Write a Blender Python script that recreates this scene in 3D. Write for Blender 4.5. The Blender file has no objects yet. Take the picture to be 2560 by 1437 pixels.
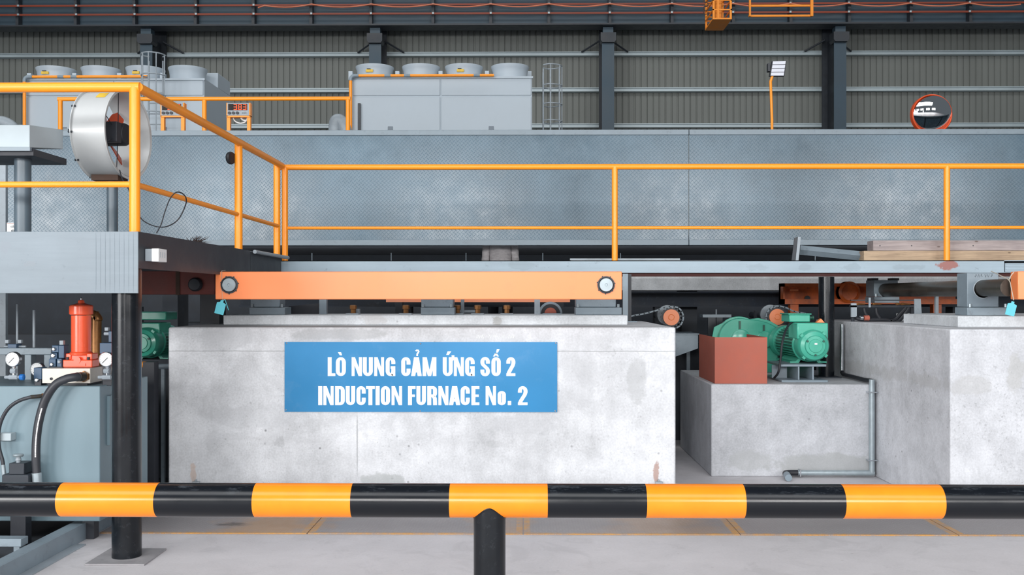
import bpy, bmesh, math, random
from mathutils import Vector, Matrix
random.seed(7)
C = bpy.context.scene.collection
PI = math.pi
# ------------------------------------------------------------------ camera
W_PX, H_PX, F = 2560.0, 1437.0, 2400.0
TH = math.radians(0.67)          # camera turned slightly to the left
HOR = 743.0                      # horizon row
CAMZ = 1.7
cs_, sn_ = math.cos(TH), math.sin(TH)
cam = bpy.data.cameras.new('camera'); camo = bpy.data.objects.new('camera', cam); C.objects.link(camo)
camo.location = (0, 0, CAMZ); camo.rotation_euler = (PI/2, 0, TH)
cam.sensor_width = 36; cam.lens = F/W_PX*36
cam.shift_y = (HOR-H_PX/2)/W_PX
cam.clip_end = 200
bpy.context.scene.camera = camo
# ------------------------------------------------------------------ world, light, exposure
sc = bpy.context.scene
sc.view_settings.view_transform = 'Standard'; sc.view_settings.look = 'None'
sc.view_settings.gamma = 1; sc.view_settings.use_curve_mapping = False
sc.view_settings.exposure = -0.55
w = bpy.data.worlds.new('world'); sc.world = w; w.use_nodes = True
w.node_tree.nodes['Background'].inputs[0].default_value = (0.80, 0.90, 1.0, 1)
w.node_tree.nodes['Background'].inputs[1].default_value = 0.20
def area(name, loc, tgt, sx, sy, power, col=(1, 1, 1)):
    l = bpy.data.lights.new(name, 'AREA'); l.shape = 'RECTANGLE'; l.size = sx; l.size_y = sy; l.energy = power; l.color = col
    o = bpy.data.objects.new(name, l); C.objects.link(o); o.location = loc
    d = Vector(tgt)-Vector(loc); o.rotation_euler = d.to_track_quat('-Z', 'Y').to_euler(); return o
# tall openings of the open side of the hall, behind the camera, one per bay
for i, (x, pw) in enumerate([(-19.5, 1700), (-10.9, 1600), (-2.6, 1400), (6.2, 1400), (14.6, 1600)]):
    area('bay_opening_light', (x, -12, 4.9), (x*0.4, 10, 2.5), 4.6, 2.6, pw, (1.0, 0.99, 0.98))
# open doorway low behind the camera
area('doorway_light', (-0.4, -12, 1.6), (-0.4, 8, 1.6), 0.9, 2.6, 130, (1.0, 0.99, 0.98))
# wide low gateway behind the camera on the left
area('gateway_light', (-15.5, -12, 1.6), (-3, 8, 1.5), 8.5, 2.8, 1100, (0.98, 0.99, 1.0))
# roof skylight over the aisle behind the camera and one over the hall behind the deck
area('skylight_light', (-4, -3, 11.5), (0, 9, 0), 34, 5, 3000, (0.97, 0.99, 1.0))
area('skylight_light', (0, 17, 14.5), (0, 26, 3), 40, 3, 1900, (1.0, 0.99, 0.96))

# fill light added under the raised deck to lift the black inner wall
o = area('under_deck_fill', (0, 13.95, 2.2), (0, 17, 1.2), 26, 0.3, 150, (0.92, 0.96, 1.0))
# ------------------------------------------------------------------ pixel helpers (a pixel and a depth give a place in the hall)
def P(px, py, Y):
    u = (px-1280.0)/F
    t = Y/(cs_+sn_*u)
    return Vector((t*(cs_*u-sn_), Y, CAMZ+t*(HOR-py)/F))
def PXx(px, Y): return P(px, 0, Y).x
def K(Y): return F/Y             # pixels per metre at a depth

# ------------------------------------------------------------------ materials
def lin(c):
    def f(v):
        v /= 255.0
        return v/12.92 if v <= 0.04045 else ((v+0.055)/1.055)**2.4
    return (f(c[0]), f(c[1]), f(c[2]), 1)
class NT:
    def __init__(s, name):
        s.m = bpy.data.materials.new(name); s.m.use_nodes = True; s.t = s.m.node_tree
        s.b = s.t.nodes['Principled BSDF']; s.pos = None
    def n(s, typ, **kw):
        n = s.t.nodes.new(typ)
        for k, v in kw.items(): setattr(n, k, v)
        return n
    def l(s, a, b): s.t.links.new(a, b)
    def put(s, sock, v):
        if hasattr(v, 'is_output') or isinstance(v, bpy.types.NodeSocket): s.l(v, sock)
        else: sock.default_value = v
    def position(s):
        if s.pos is None: s.pos = s.n('ShaderNodeNewGeometry').outputs['Position']
        return s.pos
    def objco(s): return s.n('ShaderNodeTexCoord').outputs['Object']
    def math(s, op, a, b=0.0, c=None, clamp=False):
        n = s.n('ShaderNodeMath', operation=op); n.use_clamp = clamp
        s.put(n.inputs[0], a); s.put(n.inputs[1], b)
        if c is not None: s.put(n.inputs[2], c)
        return n.outputs[0]
    def sep(s, v):
        n = s.n('ShaderNodeSeparateXYZ'); s.l(v, n.inputs[0]); return n.outputs
    def mapping(s, v, scale=(1, 1, 1), loc=(0, 0, 0)):
        n = s.n('ShaderNodeMapping'); s.l(v, n.inputs[0]); n.inputs['Scale'].default_value = scale; n.inputs['Location'].default_value = loc
        return n.outputs[0]
    def noise(s, v, scale, detail=4, rough=0.55, dist=0):
        n = s.n('ShaderNodeTexNoise'); s.l(v, n.inputs['Vector']); n.inputs['Scale'].default_value = scale
        n.inputs['Detail'].default_value = detail; n.inputs['Roughness'].default_value = rough; n.inputs['Distortion'].default_value = dist
        return n.outputs[0]
    def vor(s, v, scale):
        n = s.n('ShaderNodeTexVoronoi'); s.l(v, n.inputs['Vector']); n.inputs['Scale'].default_value = scale; return n.outputs['Distance']
    def ramp(s, v, a, b, lo=0.0, hi=1.0):
        n = s.n('ShaderNodeMapRange'); s.put(n.inputs[0], v); n.inputs[1].default_value = a; n.inputs[2].default_value = b
        n.inputs[3].default_value = lo; n.inputs[4].default_value = hi; return n.outputs[0]
    def mix(s, f, a, b):
        n = s.n('ShaderNodeMix', data_type='RGBA'); s.put(n.inputs[0], f)
        s.put(n.inputs[6], a); s.put(n.inputs[7], b); return n.outputs[2]
    def scale(s, c, v):
        n = s.n('ShaderNodeVectorMath', operation='SCALE'); s.put(n.inputs[0], c if not isinstance(c, tuple) else c[:3]); s.put(n.inputs[3], v); return n.outputs[0]
    def bump(s, h, strength=0.2, dist=0.01):
        n = s.n('ShaderNodeBump'); s.put(n.inputs['Height'], h); n.inputs['Strength'].default_value = strength; n.inputs['Distance'].default_value = dist
        s.l(n.outputs[0], s.b.inputs['Normal'])
    def fin(s, col, rough, metal=0.0, spec=0.5):
        s.put(s.b.inputs['Base Color'], col); s.put(s.b.inputs['Roughness'], rough); s.b.inputs['Metallic'].default_value = metal
        s.b.inputs['Specular IOR Level'].default_value = spec
        return s.m
def paint(name, rgb, rough=0.4, metal=0.0, var=0.10, scale=5.0, dirt=0.0, dirtcol=(60, 55, 50), bump=0.0, spec=0.5, coat=0.0, stretch=(1, 1, 1), obj=False):
    s = NT(name); p = s.mapping(s.objco() if obj else s.position(), stretch)
    nz = s.noise(p, scale, 5)
    col = s.scale(lin(rgb), s.ramp(nz, 0.3, 0.7, 1-var, 1+var))
    if dirt > 0:
        d = s.noise(p, scale*3.1, 8, 0.7)
        f = s.math('MULTIPLY', s.ramp(d, 0.56, 0.70), dirt)
        f = s.math('MINIMUM', f, 1.0)
        col = s.mix(s.math('MAXIMUM', f, 0.0), col, lin(dirtcol))
    r = s.ramp(nz, 0.3, 0.7, rough*0.85, rough*1.15)
    if bump > 0: s.bump(s.noise(p, scale*12, 3), bump, 0.004)
    if coat > 0: s.b.inputs['Coat Weight'].default_value = coat; s.b.inputs['Coat Roughness'].default_value = 0.15
    return s.fin(col, r, metal, spec)
def stain_mask(s, p, px, py, Y, rx, ry, seed=0.0, soft=0.18, axis='x'):
    """irregular blot round a place on a front face; radii in photo pixels at that depth"""
    c = P(px, py, Y); o = s.sep(p)
    nz = s.noise(s.mapping(p, (1, 1, 1), (seed, seed*1.7, 0)), max(3.0, 1.1*K(Y)/max(rx, ry)), 8, 0.68)
    u = s.math('MULTIPLY', s.math('SUBTRACT', o[0] if axis == 'x' else o[1], c.x if axis == 'x' else Y), K(Y)/rx)
    v = s.math('MULTIPLY', s.math('SUBTRACT', o[2], c.z), K(Y)/ry)
    d = s.math('SQRT', s.math('ADD', s.math('MULTIPLY', u, u), s.math('MULTIPLY', v, v)))
    d = s.math('ADD', d, s.math('MULTIPLY', s.math('SUBTRACT', nz, 0.5), 2.6))
    n = s.n('ShaderNodeMapRange'); n.interpolation_type = 'SMOOTHSTEP'; s.put(n.inputs[0], d); n.inputs[1].default_value = 1+soft; n.inputs[2].default_value = 1-soft
    n.inputs[3].default_value = 0; n.inputs[4].default_value = 1
    return n.outputs[0]
def concrete(name, rgb, stains=(), seam=None, pits=1.0, rough=0.85, floor=False, con=2.3):
    s = NT(name); p = s.position()
    big = s.noise(p, 0.9, 4, 0.6); mid = s.noise(p, 4.5, 6, 0.65); fine = s.noise(p, 60, 4, 0.6)
    streak = s.noise(s.mapping(p, (7, 7, 0.8)), 1.6, 5, 0.6)
    v = s.math('ADD', s.math('MULTIPLY', big, 0.34), s.math('MULTIPLY', mid, 0.30))
    v = s.math('ADD', v, s.math('MULTIPLY', streak, 0.10 if not floor else 0.0)); v = s.math('ADD', v, s.math('MULTIPLY', fine, 0.22))
    tot = 0.5*(0.34+0.30+(0 if floor else 0.10)+0.22)
    col = s.scale(lin(rgb), s.math('ADD', 1-tot*con, s.math('MULTIPLY', v, con)))
    patch = s.ramp(s.noise(s.mapping(p, (1, 1, 1), (3, 1, 7)), 2.4, 8, 0.7, 0.8), 0.52, 0.60)
    col = s.mix(s.math('MULTIPLY', patch, 0.28), col, s.scale(lin(rgb), 0.72))
    pit = s.ramp(s.vor(p, 9), 0.12, 0.04); pit2 = s.ramp(s.vor(s.mapping(p, (1, 1, 1), (5, 5, 5)), 46), 0.16, 0.05)
    pm = s.math('MULTIPLY', s.math('MAXIMUM', pit, s.math('MULTIPLY', pit2, 0.6)), s.ramp(s.noise(p, 2.3, 3), 0.45, 0.65))
    spk = s.math('MULTIPLY', s.ramp(s.noise(p, 36, 7, 0.78), 0.55, 0.66), s.ramp(s.noise(s.mapping(p, (1, 1, 0.6)), 2.6, 5), 0.42, 0.62))
    pm = s.math('MULTIPLY', s.math('MAXIMUM', pm, s.math('MULTIPLY', spk, 0.55)), 0.8*pits)
    col = s.mix(pm, col, lin((95, 95, 98)))
    for (px, py, Y, rx, ry, amt, c, sd) in stains:
        m = stain_mask(s, p, px, py, Y, rx, ry, sd)
        col = s.mix(s.math('MULTIPLY', m, amt), col, lin(c))
    h = s.math('ADD', s.math('MULTIPLY', mid, 0.4), s.math('SUBTRACT', s.math('MULTIPLY', fine, 0.35), pm))
    if seam is not None:
        z = s.sep(p)[2]
        wob = s.math('MULTIPLY', s.math('SUBTRACT', s.noise(p, 6, 3), 0.5), 0.012)
        dz = s.math('ABSOLUTE', s.math('SUBTRACT', s.math('ADD', z, wob), seam))
        lm = s.ramp(dz, 0.006, 0.0015)
        col = s.mix(s.math('MULTIPLY', lm, 0.45), col, lin((120, 122, 125)))
        h = s.math('SUBTRACT', h, s.math('MULTIPLY', lm, 0.8))
    s.bump(h, 0.35, 0.006)
    return s.fin(col, rough, 0, 0.3)
def tread(s, u, v, c):
    """chequer plate lozenges, alternating direction"""
    uu = s.math('MULTIPLY', s.math('ADD', u, v), 0.7071/c); vv = s.math('MULTIPLY', s.math('SUBTRACT', u, v), 0.7071/c)
    fu = s.math('FLOOR', uu); fv = s.math('FLOOR', vv)
    par = s.math('FLOORED_MODULO', s.math('ADD', fu, fv), 2.0)
    a = s.math('ABSOLUTE', s.math('SUBTRACT', s.math('SUBTRACT', uu, fu), 0.5)); b = s.math('ABSOLUTE', s.math('SUBTRACT', s.math('SUBTRACT', vv, fv), 0.5))
    np_ = s.math('SUBTRACT', 1.0, par)
    al = s.math('ADD', s.math('MULTIPLY', a, np_), s.math('MULTIPLY', b, par)); cr = s.math('ADD', s.math('MULTIPLY', b, np_), s.math('MULTIPLY', a, par))
    d = s.math('ADD', s.math('DIVIDE', al, 0.62), s.math('DIVIDE', cr, 0.19))
    return s.ramp(d, 1.0, 0.6)
def chequer(name, rgb, c=0.046, plane='xz', rough=0.36, strength=0.5, var=0.12, edge=None, metal=0.0, blot=1.0):
    s = NT(name); p = s.position(); o = s.sep(p)
    m = tread(s, o[0] if plane[0] == 'x' else o[1], o[2] if plane[1] == 'z' else o[1], c)
    big = s.noise(s.mapping(p, (1, 1, 0.8)), 0.9, 5, 0.6); mid = s.noise(p, 5, 5, 0.6)
    v = s.ramp(big, 0.3, 0.7, 1-var*blot, 1+var*blot)
    v = s.math('MULTIPLY', v, s.ramp(mid, 0.3, 0.7, 0.95, 1.05))
    v = s.math('MULTIPLY', v, s.ramp(m, 0, 1, 0.95, 1.16))
    col = s.scale(lin(rgb), v)
    if edge: col = edge(s, o, col)
    s.bump(m, strength, 0.006)
    return s.fin(col, s.ramp(mid, 0.3, 0.7, rough*0.85, rough*1.2), metal, 0.5)
def emis(name, rgb, e):
    s = NT(name); s.b.inputs['Emission Color'].default_value = lin(rgb); s.b.inputs['Emission Strength'].default_value = e
    return s.fin(lin(rgb), 0.5)

ORG = (255, 146, 22)
M = {}
M['rail'] = paint('yellow_rail_paint', (255, 154, 28), 0.42, var=0.05, scale=3, coat=0.2)
M['rail_far'] = M['rail']
M['orange'] = paint('orange_gloss_paint', (248, 138, 78), 0.36, var=0.04, scale=2, dirt=0.10, dirtcol=(190, 105, 70), spec=0.7)
M['orange_rust'] = paint('old_orange_paint', (190, 88, 30), 0.45, var=0.35, scale=7, dirt=0.5, dirtcol=(70, 42, 30))
M['black'] = paint('black_gloss_paint', (19, 23, 28), 0.22, var=0.2, scale=9, dirt=0.20, dirtcol=(80, 84, 90), spec=0.42)
M['steel_dark'] = paint('dark_steel', (44, 50, 58), 0.5, var=0.2, dirt=0.2)
M['charcoal'] = paint('charcoal_paint', (46, 49, 56), 0.5, var=0.15)
M['void'] = paint('shade_dark_plaster', (60, 64, 70), 0.95, var=0.2)  # dark tone stands in for the deep shade of the recesses
M['steel_blue'] = paint('blue_grey_steel_paint', (52, 72, 86), 0.5, var=0.12, scale=1.5)
M['steel_grey'] = paint('grey_steel_paint', (128, 142, 152), 0.42, var=0.10, dirt=0.35, dirtcol=(70, 74, 78), scale=4)
M['steel_light'] = paint('light_grey_steel', (150, 160, 168), 0.45, var=0.12, dirt=0.3, dirtcol=(90, 90, 92), scale=6)
M['pole_grey'] = paint('dark_grey_pole_paint', (86, 100, 110), 0.35, var=0.12, scale=3, dirt=0.1)
M['dusty'] = paint('dusty_grey_steel', (150, 148, 151), 0.7, var=0.15, scale=9, dirt=0.4, dirtcol=(110, 110, 114))
M['galv'] = paint('galvanised_steel', (160, 172, 178), 0.38, 0.35, var=0.12, scale=14)
M['chrome'] = paint('bright_metal', (190, 195, 200), 0.2, 0.9, var=0.05)
M['tower'] = paint('cooling_tower_sheet', (172, 184, 194), 0.45, var=0.04, scale=1.2)
M['tower_dark'] = paint('tower_seam', (120, 130, 140), 0.6)
M['girt'] = paint('galvanised_girt', (176, 190, 196), 0.4, 0.1, var=0.1, scale=1)
M['wallmetal'] = paint('wall_sheet_metal', (116, 120, 117), 0.6, var=0.10, scale=0.6, stretch=(3, 1, 0.4))
M['cond'] = paint('conductor_rail_orange', (128, 50, 26), 0.5, var=0.15, scale=1)
M['cable_pink'] = paint('orange_festoon_cable', (205, 120, 90), 0.5)
M['crane'] = paint('crane_yellow_paint', (225, 135, 30), 0.5, var=0.08)
M['green'] = paint('green_machine_paint', (66, 168, 144), 0.32, var=0.08, scale=8, coat=0.3)
M['green_dark'] = paint('dark_green_paint', (34, 82, 68), 0.4, var=0.1)
M['primer'] = paint('red_oxide_primer', (168, 92, 76), 0.75, var=0.06, scale=8, dirt=0.1, dirtcol=(190, 120, 100))
M['primer_shaded'] = paint('shaded_oxide_primer', (120, 60, 54), 0.6, var=0.15, dirt=0.2)  # oxide primer darkened to carry the shade under the left platform
M['filter'] = paint('red_orange_enamel', (255, 100, 62), 0.25, var=0.05, coat=0.5)
M['cream'] = paint('cream_machined_steel', (206, 200, 190), 0.35, 0.15, var=0.06, scale=12)
M['tank'] = paint('tank_blue_grey', (116, 138, 148), 0.38, var=0.06, scale=1.5, stretch=(3, 3, 0.5))
M['valve'] = paint('valve_blue', (56, 84, 112), 0.4, var=0.15)
M['valve_knob'] = paint('bright_blue_plastic', (30, 110, 190), 0.4)
M['white'] = paint('white_plastic', (228, 230, 230), 0.4, var=0.03)
M['white_metal'] = paint('white_fan_paint', (184, 187, 188), 0.35, var=0.06, scale=3, dirt=0.15, dirtcol=(150, 145, 138), obj=True, coat=0.2)
M['cab'] = paint('pale_cabinet_paint', (172, 184, 190), 0.4, var=0.04)
M['rubber'] = paint('black_rubber', (34, 36, 42), 0.55, var=0.15)
M['hose'] = paint('grey_black_hose', (52, 54, 60), 0.42, var=0.15)
M['brown'] = paint('rusty_brown', (74, 54, 44), 0.7, var=0.3, dirt=0.5)
M['copper'] = paint('brass_copper_fitting', (150, 104, 62), 0.35, 0.6, var=0.2, scale=20)
M['shaft'] = paint('oily_steel_shaft', (70, 66, 60), 0.35, 0.4, var=0.35, scale=4, dirt=0.4, dirtcol=(120, 110, 100))
M['tag'] = paint('cyan_tag', (92, 190, 205), 0.5, var=0.03)
M['string'] = paint('pale_string', (195, 185, 170), 0.8)
M['blade'] = paint('orange_fan_blade', (176, 62, 22), 0.4, var=0.15, obj=True)
M['chalk'] = paint('chalk', (235, 238, 240), 0.9)
M['ink'] = paint('marker_ink', (70, 78, 86), 0.7)
M['yellow_label'] = paint('yellow_sticker', (215, 180, 60), 0.5, var=0.15, scale=20, obj=True)
M['letter'] = paint('white_vinyl', (250, 250, 250), 0.4, var=0.01)
M['sign'] = paint('blue_sign_sheet', (28, 124, 178), 0.30, var=0.08, scale=1.4, dirt=0.06, dirtcol=(190, 210, 225), coat=0.2)
M['seg'] = emis('orange_segment_glow', (255, 90, 34), 0.9)
M['screen'] = paint('black_screen', (26, 16, 14), 0.2)
M['lens'] = paint('flood_lens', (215, 218, 228), 0.25, var=0.04)
M['mirror'] = paint('mirror_surface', (235, 238, 240), 0.03, 1.0, var=0.01)
M['red_rim'] = paint('orange_red_rim', (226, 84, 36), 0.4)
M['skin'] = paint('skin', (190, 140, 110), 0.5)
M['shirt'] = paint('grey_work_shirt', (172, 168, 170), 0.9, var=0.22, scale=14, bump=0.6, stretch=(1, 1, 2.5))
M['trouser'] = paint('dark_trousers', (50, 52, 60), 0.9)
M['hair'] = paint('black_hair', (22, 20, 20), 0.6)
M['navy'] = paint('navy_gritty_steel', (36, 44, 56), 0.6, var=0.3, scale=6, dirt=0.35, dirtcol=(82, 88, 96))
M['dirt_hair'] = paint('brown_bristle', (60, 48, 46), 0.9)
# fascia and beam paint with their own stains
def streaked(name, rgb, stains=(), stretch=(0.6, 6, 8), rough=0.42, dark=0.35):
    s = NT(name); p = s.position()
    n1 = s.noise(s.mapping(p, stretch), 2.0, 6, 0.65); n2 = s.noise(p, 1.3, 5, 0.6); n3 = s.noise(p, 22, 6, 0.7)
    v = s.math('MULTIPLY', s.ramp(n1, 0.3, 0.7, 0.93, 1.07), s.ramp(n2, 0.3, 0.7, 0.92, 1.08))
    col = s.scale(lin(rgb), v)
    blot = s.math('MULTIPLY', s.ramp(n3, 0.60, 0.72), s.ramp(s.noise(p, 2.4, 3), 0.5, 0.62))
    col = s.mix(s.math('MULTIPLY', blot, dark), col, lin((60, 68, 76)))
    for (px, py, Y, rx, ry, amt, c, sd) in stains:
        col = s.mix(s.math('MULTIPLY', stain_mask(s, p, px, py, Y, rx, ry, sd), amt), col, lin(c))
    s.bump(n3, 0.12, 0.003)
    return s.fin(col, rough, 0, 0.5)
M['fascia'] = streaked('pale_blue_grey_fascia', (118, 130, 139), [(75, 660, 6.1, 14, 7, 0.5, (120, 128, 136), 1), (165, 705, 6.1, 12, 6, 0.4, (120, 130, 138), 2), (12, 615, 6.1, 14, 16, 0.4, (120, 128, 138), 3)], dark=0.3)
M['beam'] = streaked('pale_blue_grey_beam', (150, 168, 180), [(2128, 668, 9.85, 22, 9, 0.18, (80, 90, 98), 1), (2272, 668, 9.85, 34, 7, 0.18, (84, 94, 102), 2), (1300, 664, 9.85, 34, 9, 0.18, (95, 106, 115), 3), (1892, 668, 9.85, 24, 9, 0.18, (95, 106, 115), 4), (2372, 662, 9.85, 24, 12, 0.95, (150, 92, 84), 5), (2012, 668, 9.85, 16, 9, 0.18, (80, 90, 98), 6)], dark=0.5)
M['oxide_strip'] = paint('oxide_strip', (74, 40, 38), 0.8)
def wood(name, rgb, dk):
    s = NT(name); p = s.position()
    g = s.noise(s.mapping(p, (0.6, 9, 9)), 5, 6, 0.65, 0.6); b = s.noise(s.mapping(p, (1, 1, 1)), 1.3, 4)
    col = s.mix(s.ramp(g, 0.38, 0.68), lin(rgb), s.scale(lin(rgb), 0.66))
    col = s.mix(s.math('MULTIPLY', s.ramp(b, 0.5, 0.72), 0.7), col, lin(dk))
    k = s.ramp(s.vor(s.mapping(p, (1.2, 1, 3)), 3.2), 0.09, 0.05); col = s.mix(s.math('MULTIPLY', k, 0.7), col, lin((86, 66, 58)))
    s.bump(g, 0.3, 0.004); return s.fin(col, 0.8, 0, 0.3)
M['wood_grey'] = wood('weathered_grey_wood', (178, 166, 164), (110, 100, 104))
M['wood_tan'] = wood('weathered_tan_wood', (192, 168, 142), (134, 112, 98))
M['panel'] = chequer('blue_grey_chequer_paint', (92, 115, 130), 0.038, 'xz', 0.25, 0.6, 0.22)
M['tread_fascia'] = M['fascia']
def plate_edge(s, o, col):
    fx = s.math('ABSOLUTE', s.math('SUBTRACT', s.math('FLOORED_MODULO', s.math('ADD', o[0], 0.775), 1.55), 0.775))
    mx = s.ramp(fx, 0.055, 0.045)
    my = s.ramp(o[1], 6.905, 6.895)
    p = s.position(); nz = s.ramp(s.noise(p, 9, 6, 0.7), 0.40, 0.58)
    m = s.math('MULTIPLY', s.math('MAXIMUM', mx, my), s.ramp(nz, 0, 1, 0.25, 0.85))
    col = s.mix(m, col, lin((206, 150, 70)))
    for (xc, w_, a_) in ((-1.85, 0.45, 0.55), (1.05, 0.5, 0.30), (-0.15, 0.25, 0.3)):  # wear tints; the right-hand one paints in an orange reflection
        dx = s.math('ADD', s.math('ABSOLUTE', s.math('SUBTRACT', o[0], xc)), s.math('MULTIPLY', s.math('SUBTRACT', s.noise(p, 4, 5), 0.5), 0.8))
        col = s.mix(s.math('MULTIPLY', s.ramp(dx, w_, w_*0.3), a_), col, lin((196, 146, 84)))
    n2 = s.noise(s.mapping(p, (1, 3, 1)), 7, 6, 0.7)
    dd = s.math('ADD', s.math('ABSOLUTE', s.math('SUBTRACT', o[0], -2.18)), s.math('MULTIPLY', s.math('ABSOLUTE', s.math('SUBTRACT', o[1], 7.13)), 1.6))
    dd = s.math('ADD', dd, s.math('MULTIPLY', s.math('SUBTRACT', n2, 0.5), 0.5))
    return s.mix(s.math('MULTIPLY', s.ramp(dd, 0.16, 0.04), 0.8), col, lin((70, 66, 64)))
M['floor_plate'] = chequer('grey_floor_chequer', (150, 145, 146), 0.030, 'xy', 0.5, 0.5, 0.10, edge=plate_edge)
M['floor'] = concrete('floor_concrete', (206, 203, 206), pits=0.35, rough=0.62, floor=True, con=0.8)
YB = 8.0
M['block'] = concrete('block_concrete', (202, 204, 208), [
    (860, 835, YB, 110, 16, 0.55, (158, 160, 162), 1), (560, 845, YB, 100, 28, 0.45, (170, 172, 176), 2),
    (960, 1205, YB, 60, 22, 0.6, (160, 164, 164), 3), (800, 890, YB, 80, 60, 0.35, (170, 173, 178), 5),
    (483, 1182, YB, 7, 26, 0.5, (190, 160, 140), 6), (1641, 1180, YB, 7, 28, 0.7, (160, 118, 100), 7),
    (1590, 950, YB, 26, 60, 0.5, (168, 170, 172), 8), (640, 1040, YB, 120, 30, 0.3, (176, 178, 182), 9),
    (1230, 1110, YB, 26, 10, 0.25, (150, 152, 154), 10), (700, 1105, YB, 12, 14, 0.3, (140, 142, 145), 11), (893, 1115, YB, 1.6, 80, 0.6, (140, 142, 145), 12), (1310, 1060, YB, 70, 30, 0.35, (170, 172, 176), 13), (1450, 930, YB, 40, 90, 0.25, (172, 174, 178), 14)], seam=1.25)
M['ledge'] = concrete('ledge_concrete', (204, 208, 212), [(1243, 802, 8.7, 12, 12, 0.7, (160, 160, 158), 1), (930, 798, 8.7, 30, 14, 0.4, (186, 182, 180), 2)], pits=0.5)
M['block_right'] = concrete('right_block_concrete', (198, 200, 205), [
    (2330, 940, 7.8, 40, 60, 0.0, (150, 152, 156), 1), (2420, 965, 7.55, 60, 22, 0.45, (170, 170, 170), 2), (2540, 930, 7.55, 20, 50, 0.5, (172, 172, 170), 3)], seam=None)
M['pedestal'] = concrete('pedestal_concrete', (188, 190, 195), [
    (2060, 1160, 9.13, 110, 28, 0.65, (160, 162, 162), 1), (1870, 1150, 9.13, 50, 26, 0.55, (165, 167, 168), 2)], pits=0.5)
M['far_concrete'] = concrete('far_wall_concrete', (228, 230, 232), pits=0.8)
def stripes():
    s = NT('black_and_orange_hazard_paint'); p = s.position(); x = s.sep(p)[0]
    k = K(4.66)
    x0 = PXx(137, 4.66); per = (PXx(2117, 4.66)-x0)/4.0
    n = s.noise(s.mapping(p, (3, 3, 3)), 2.5, 4)
    f = s.math('FLOORED_MODULO', s.math('SUBTRACT', x, x0), per)
    m = s.ramp(f, per*0.5, per*0.5-0.002)
    d = s.ramp(s.noise(s.mapping(p, (1, 4, 4)), 9, 8, 0.75), 0.53, 0.72)
    sx = s.n('ShaderNodeNewGeometry').outputs['Normal']; up = s.ramp(s.sep(sx)[2], 0.45, 0.8)
    blk = s.mix(s.math('MULTIPLY', d, s.math('MULTIPLY', up, 0.6)), lin((15, 19, 25)), lin((92, 98, 106)))
    org = s.scale(lin((255, 142, 30)), s.ramp(n, 0.3, 0.7, 0.93, 1.05))
    return s.fin(s.mix(m, blk, org), s.ramp(n, 0.3, 0.7, 0.20, 0.25), 0, 0.42)
M['stripe'] = stripes()

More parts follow.
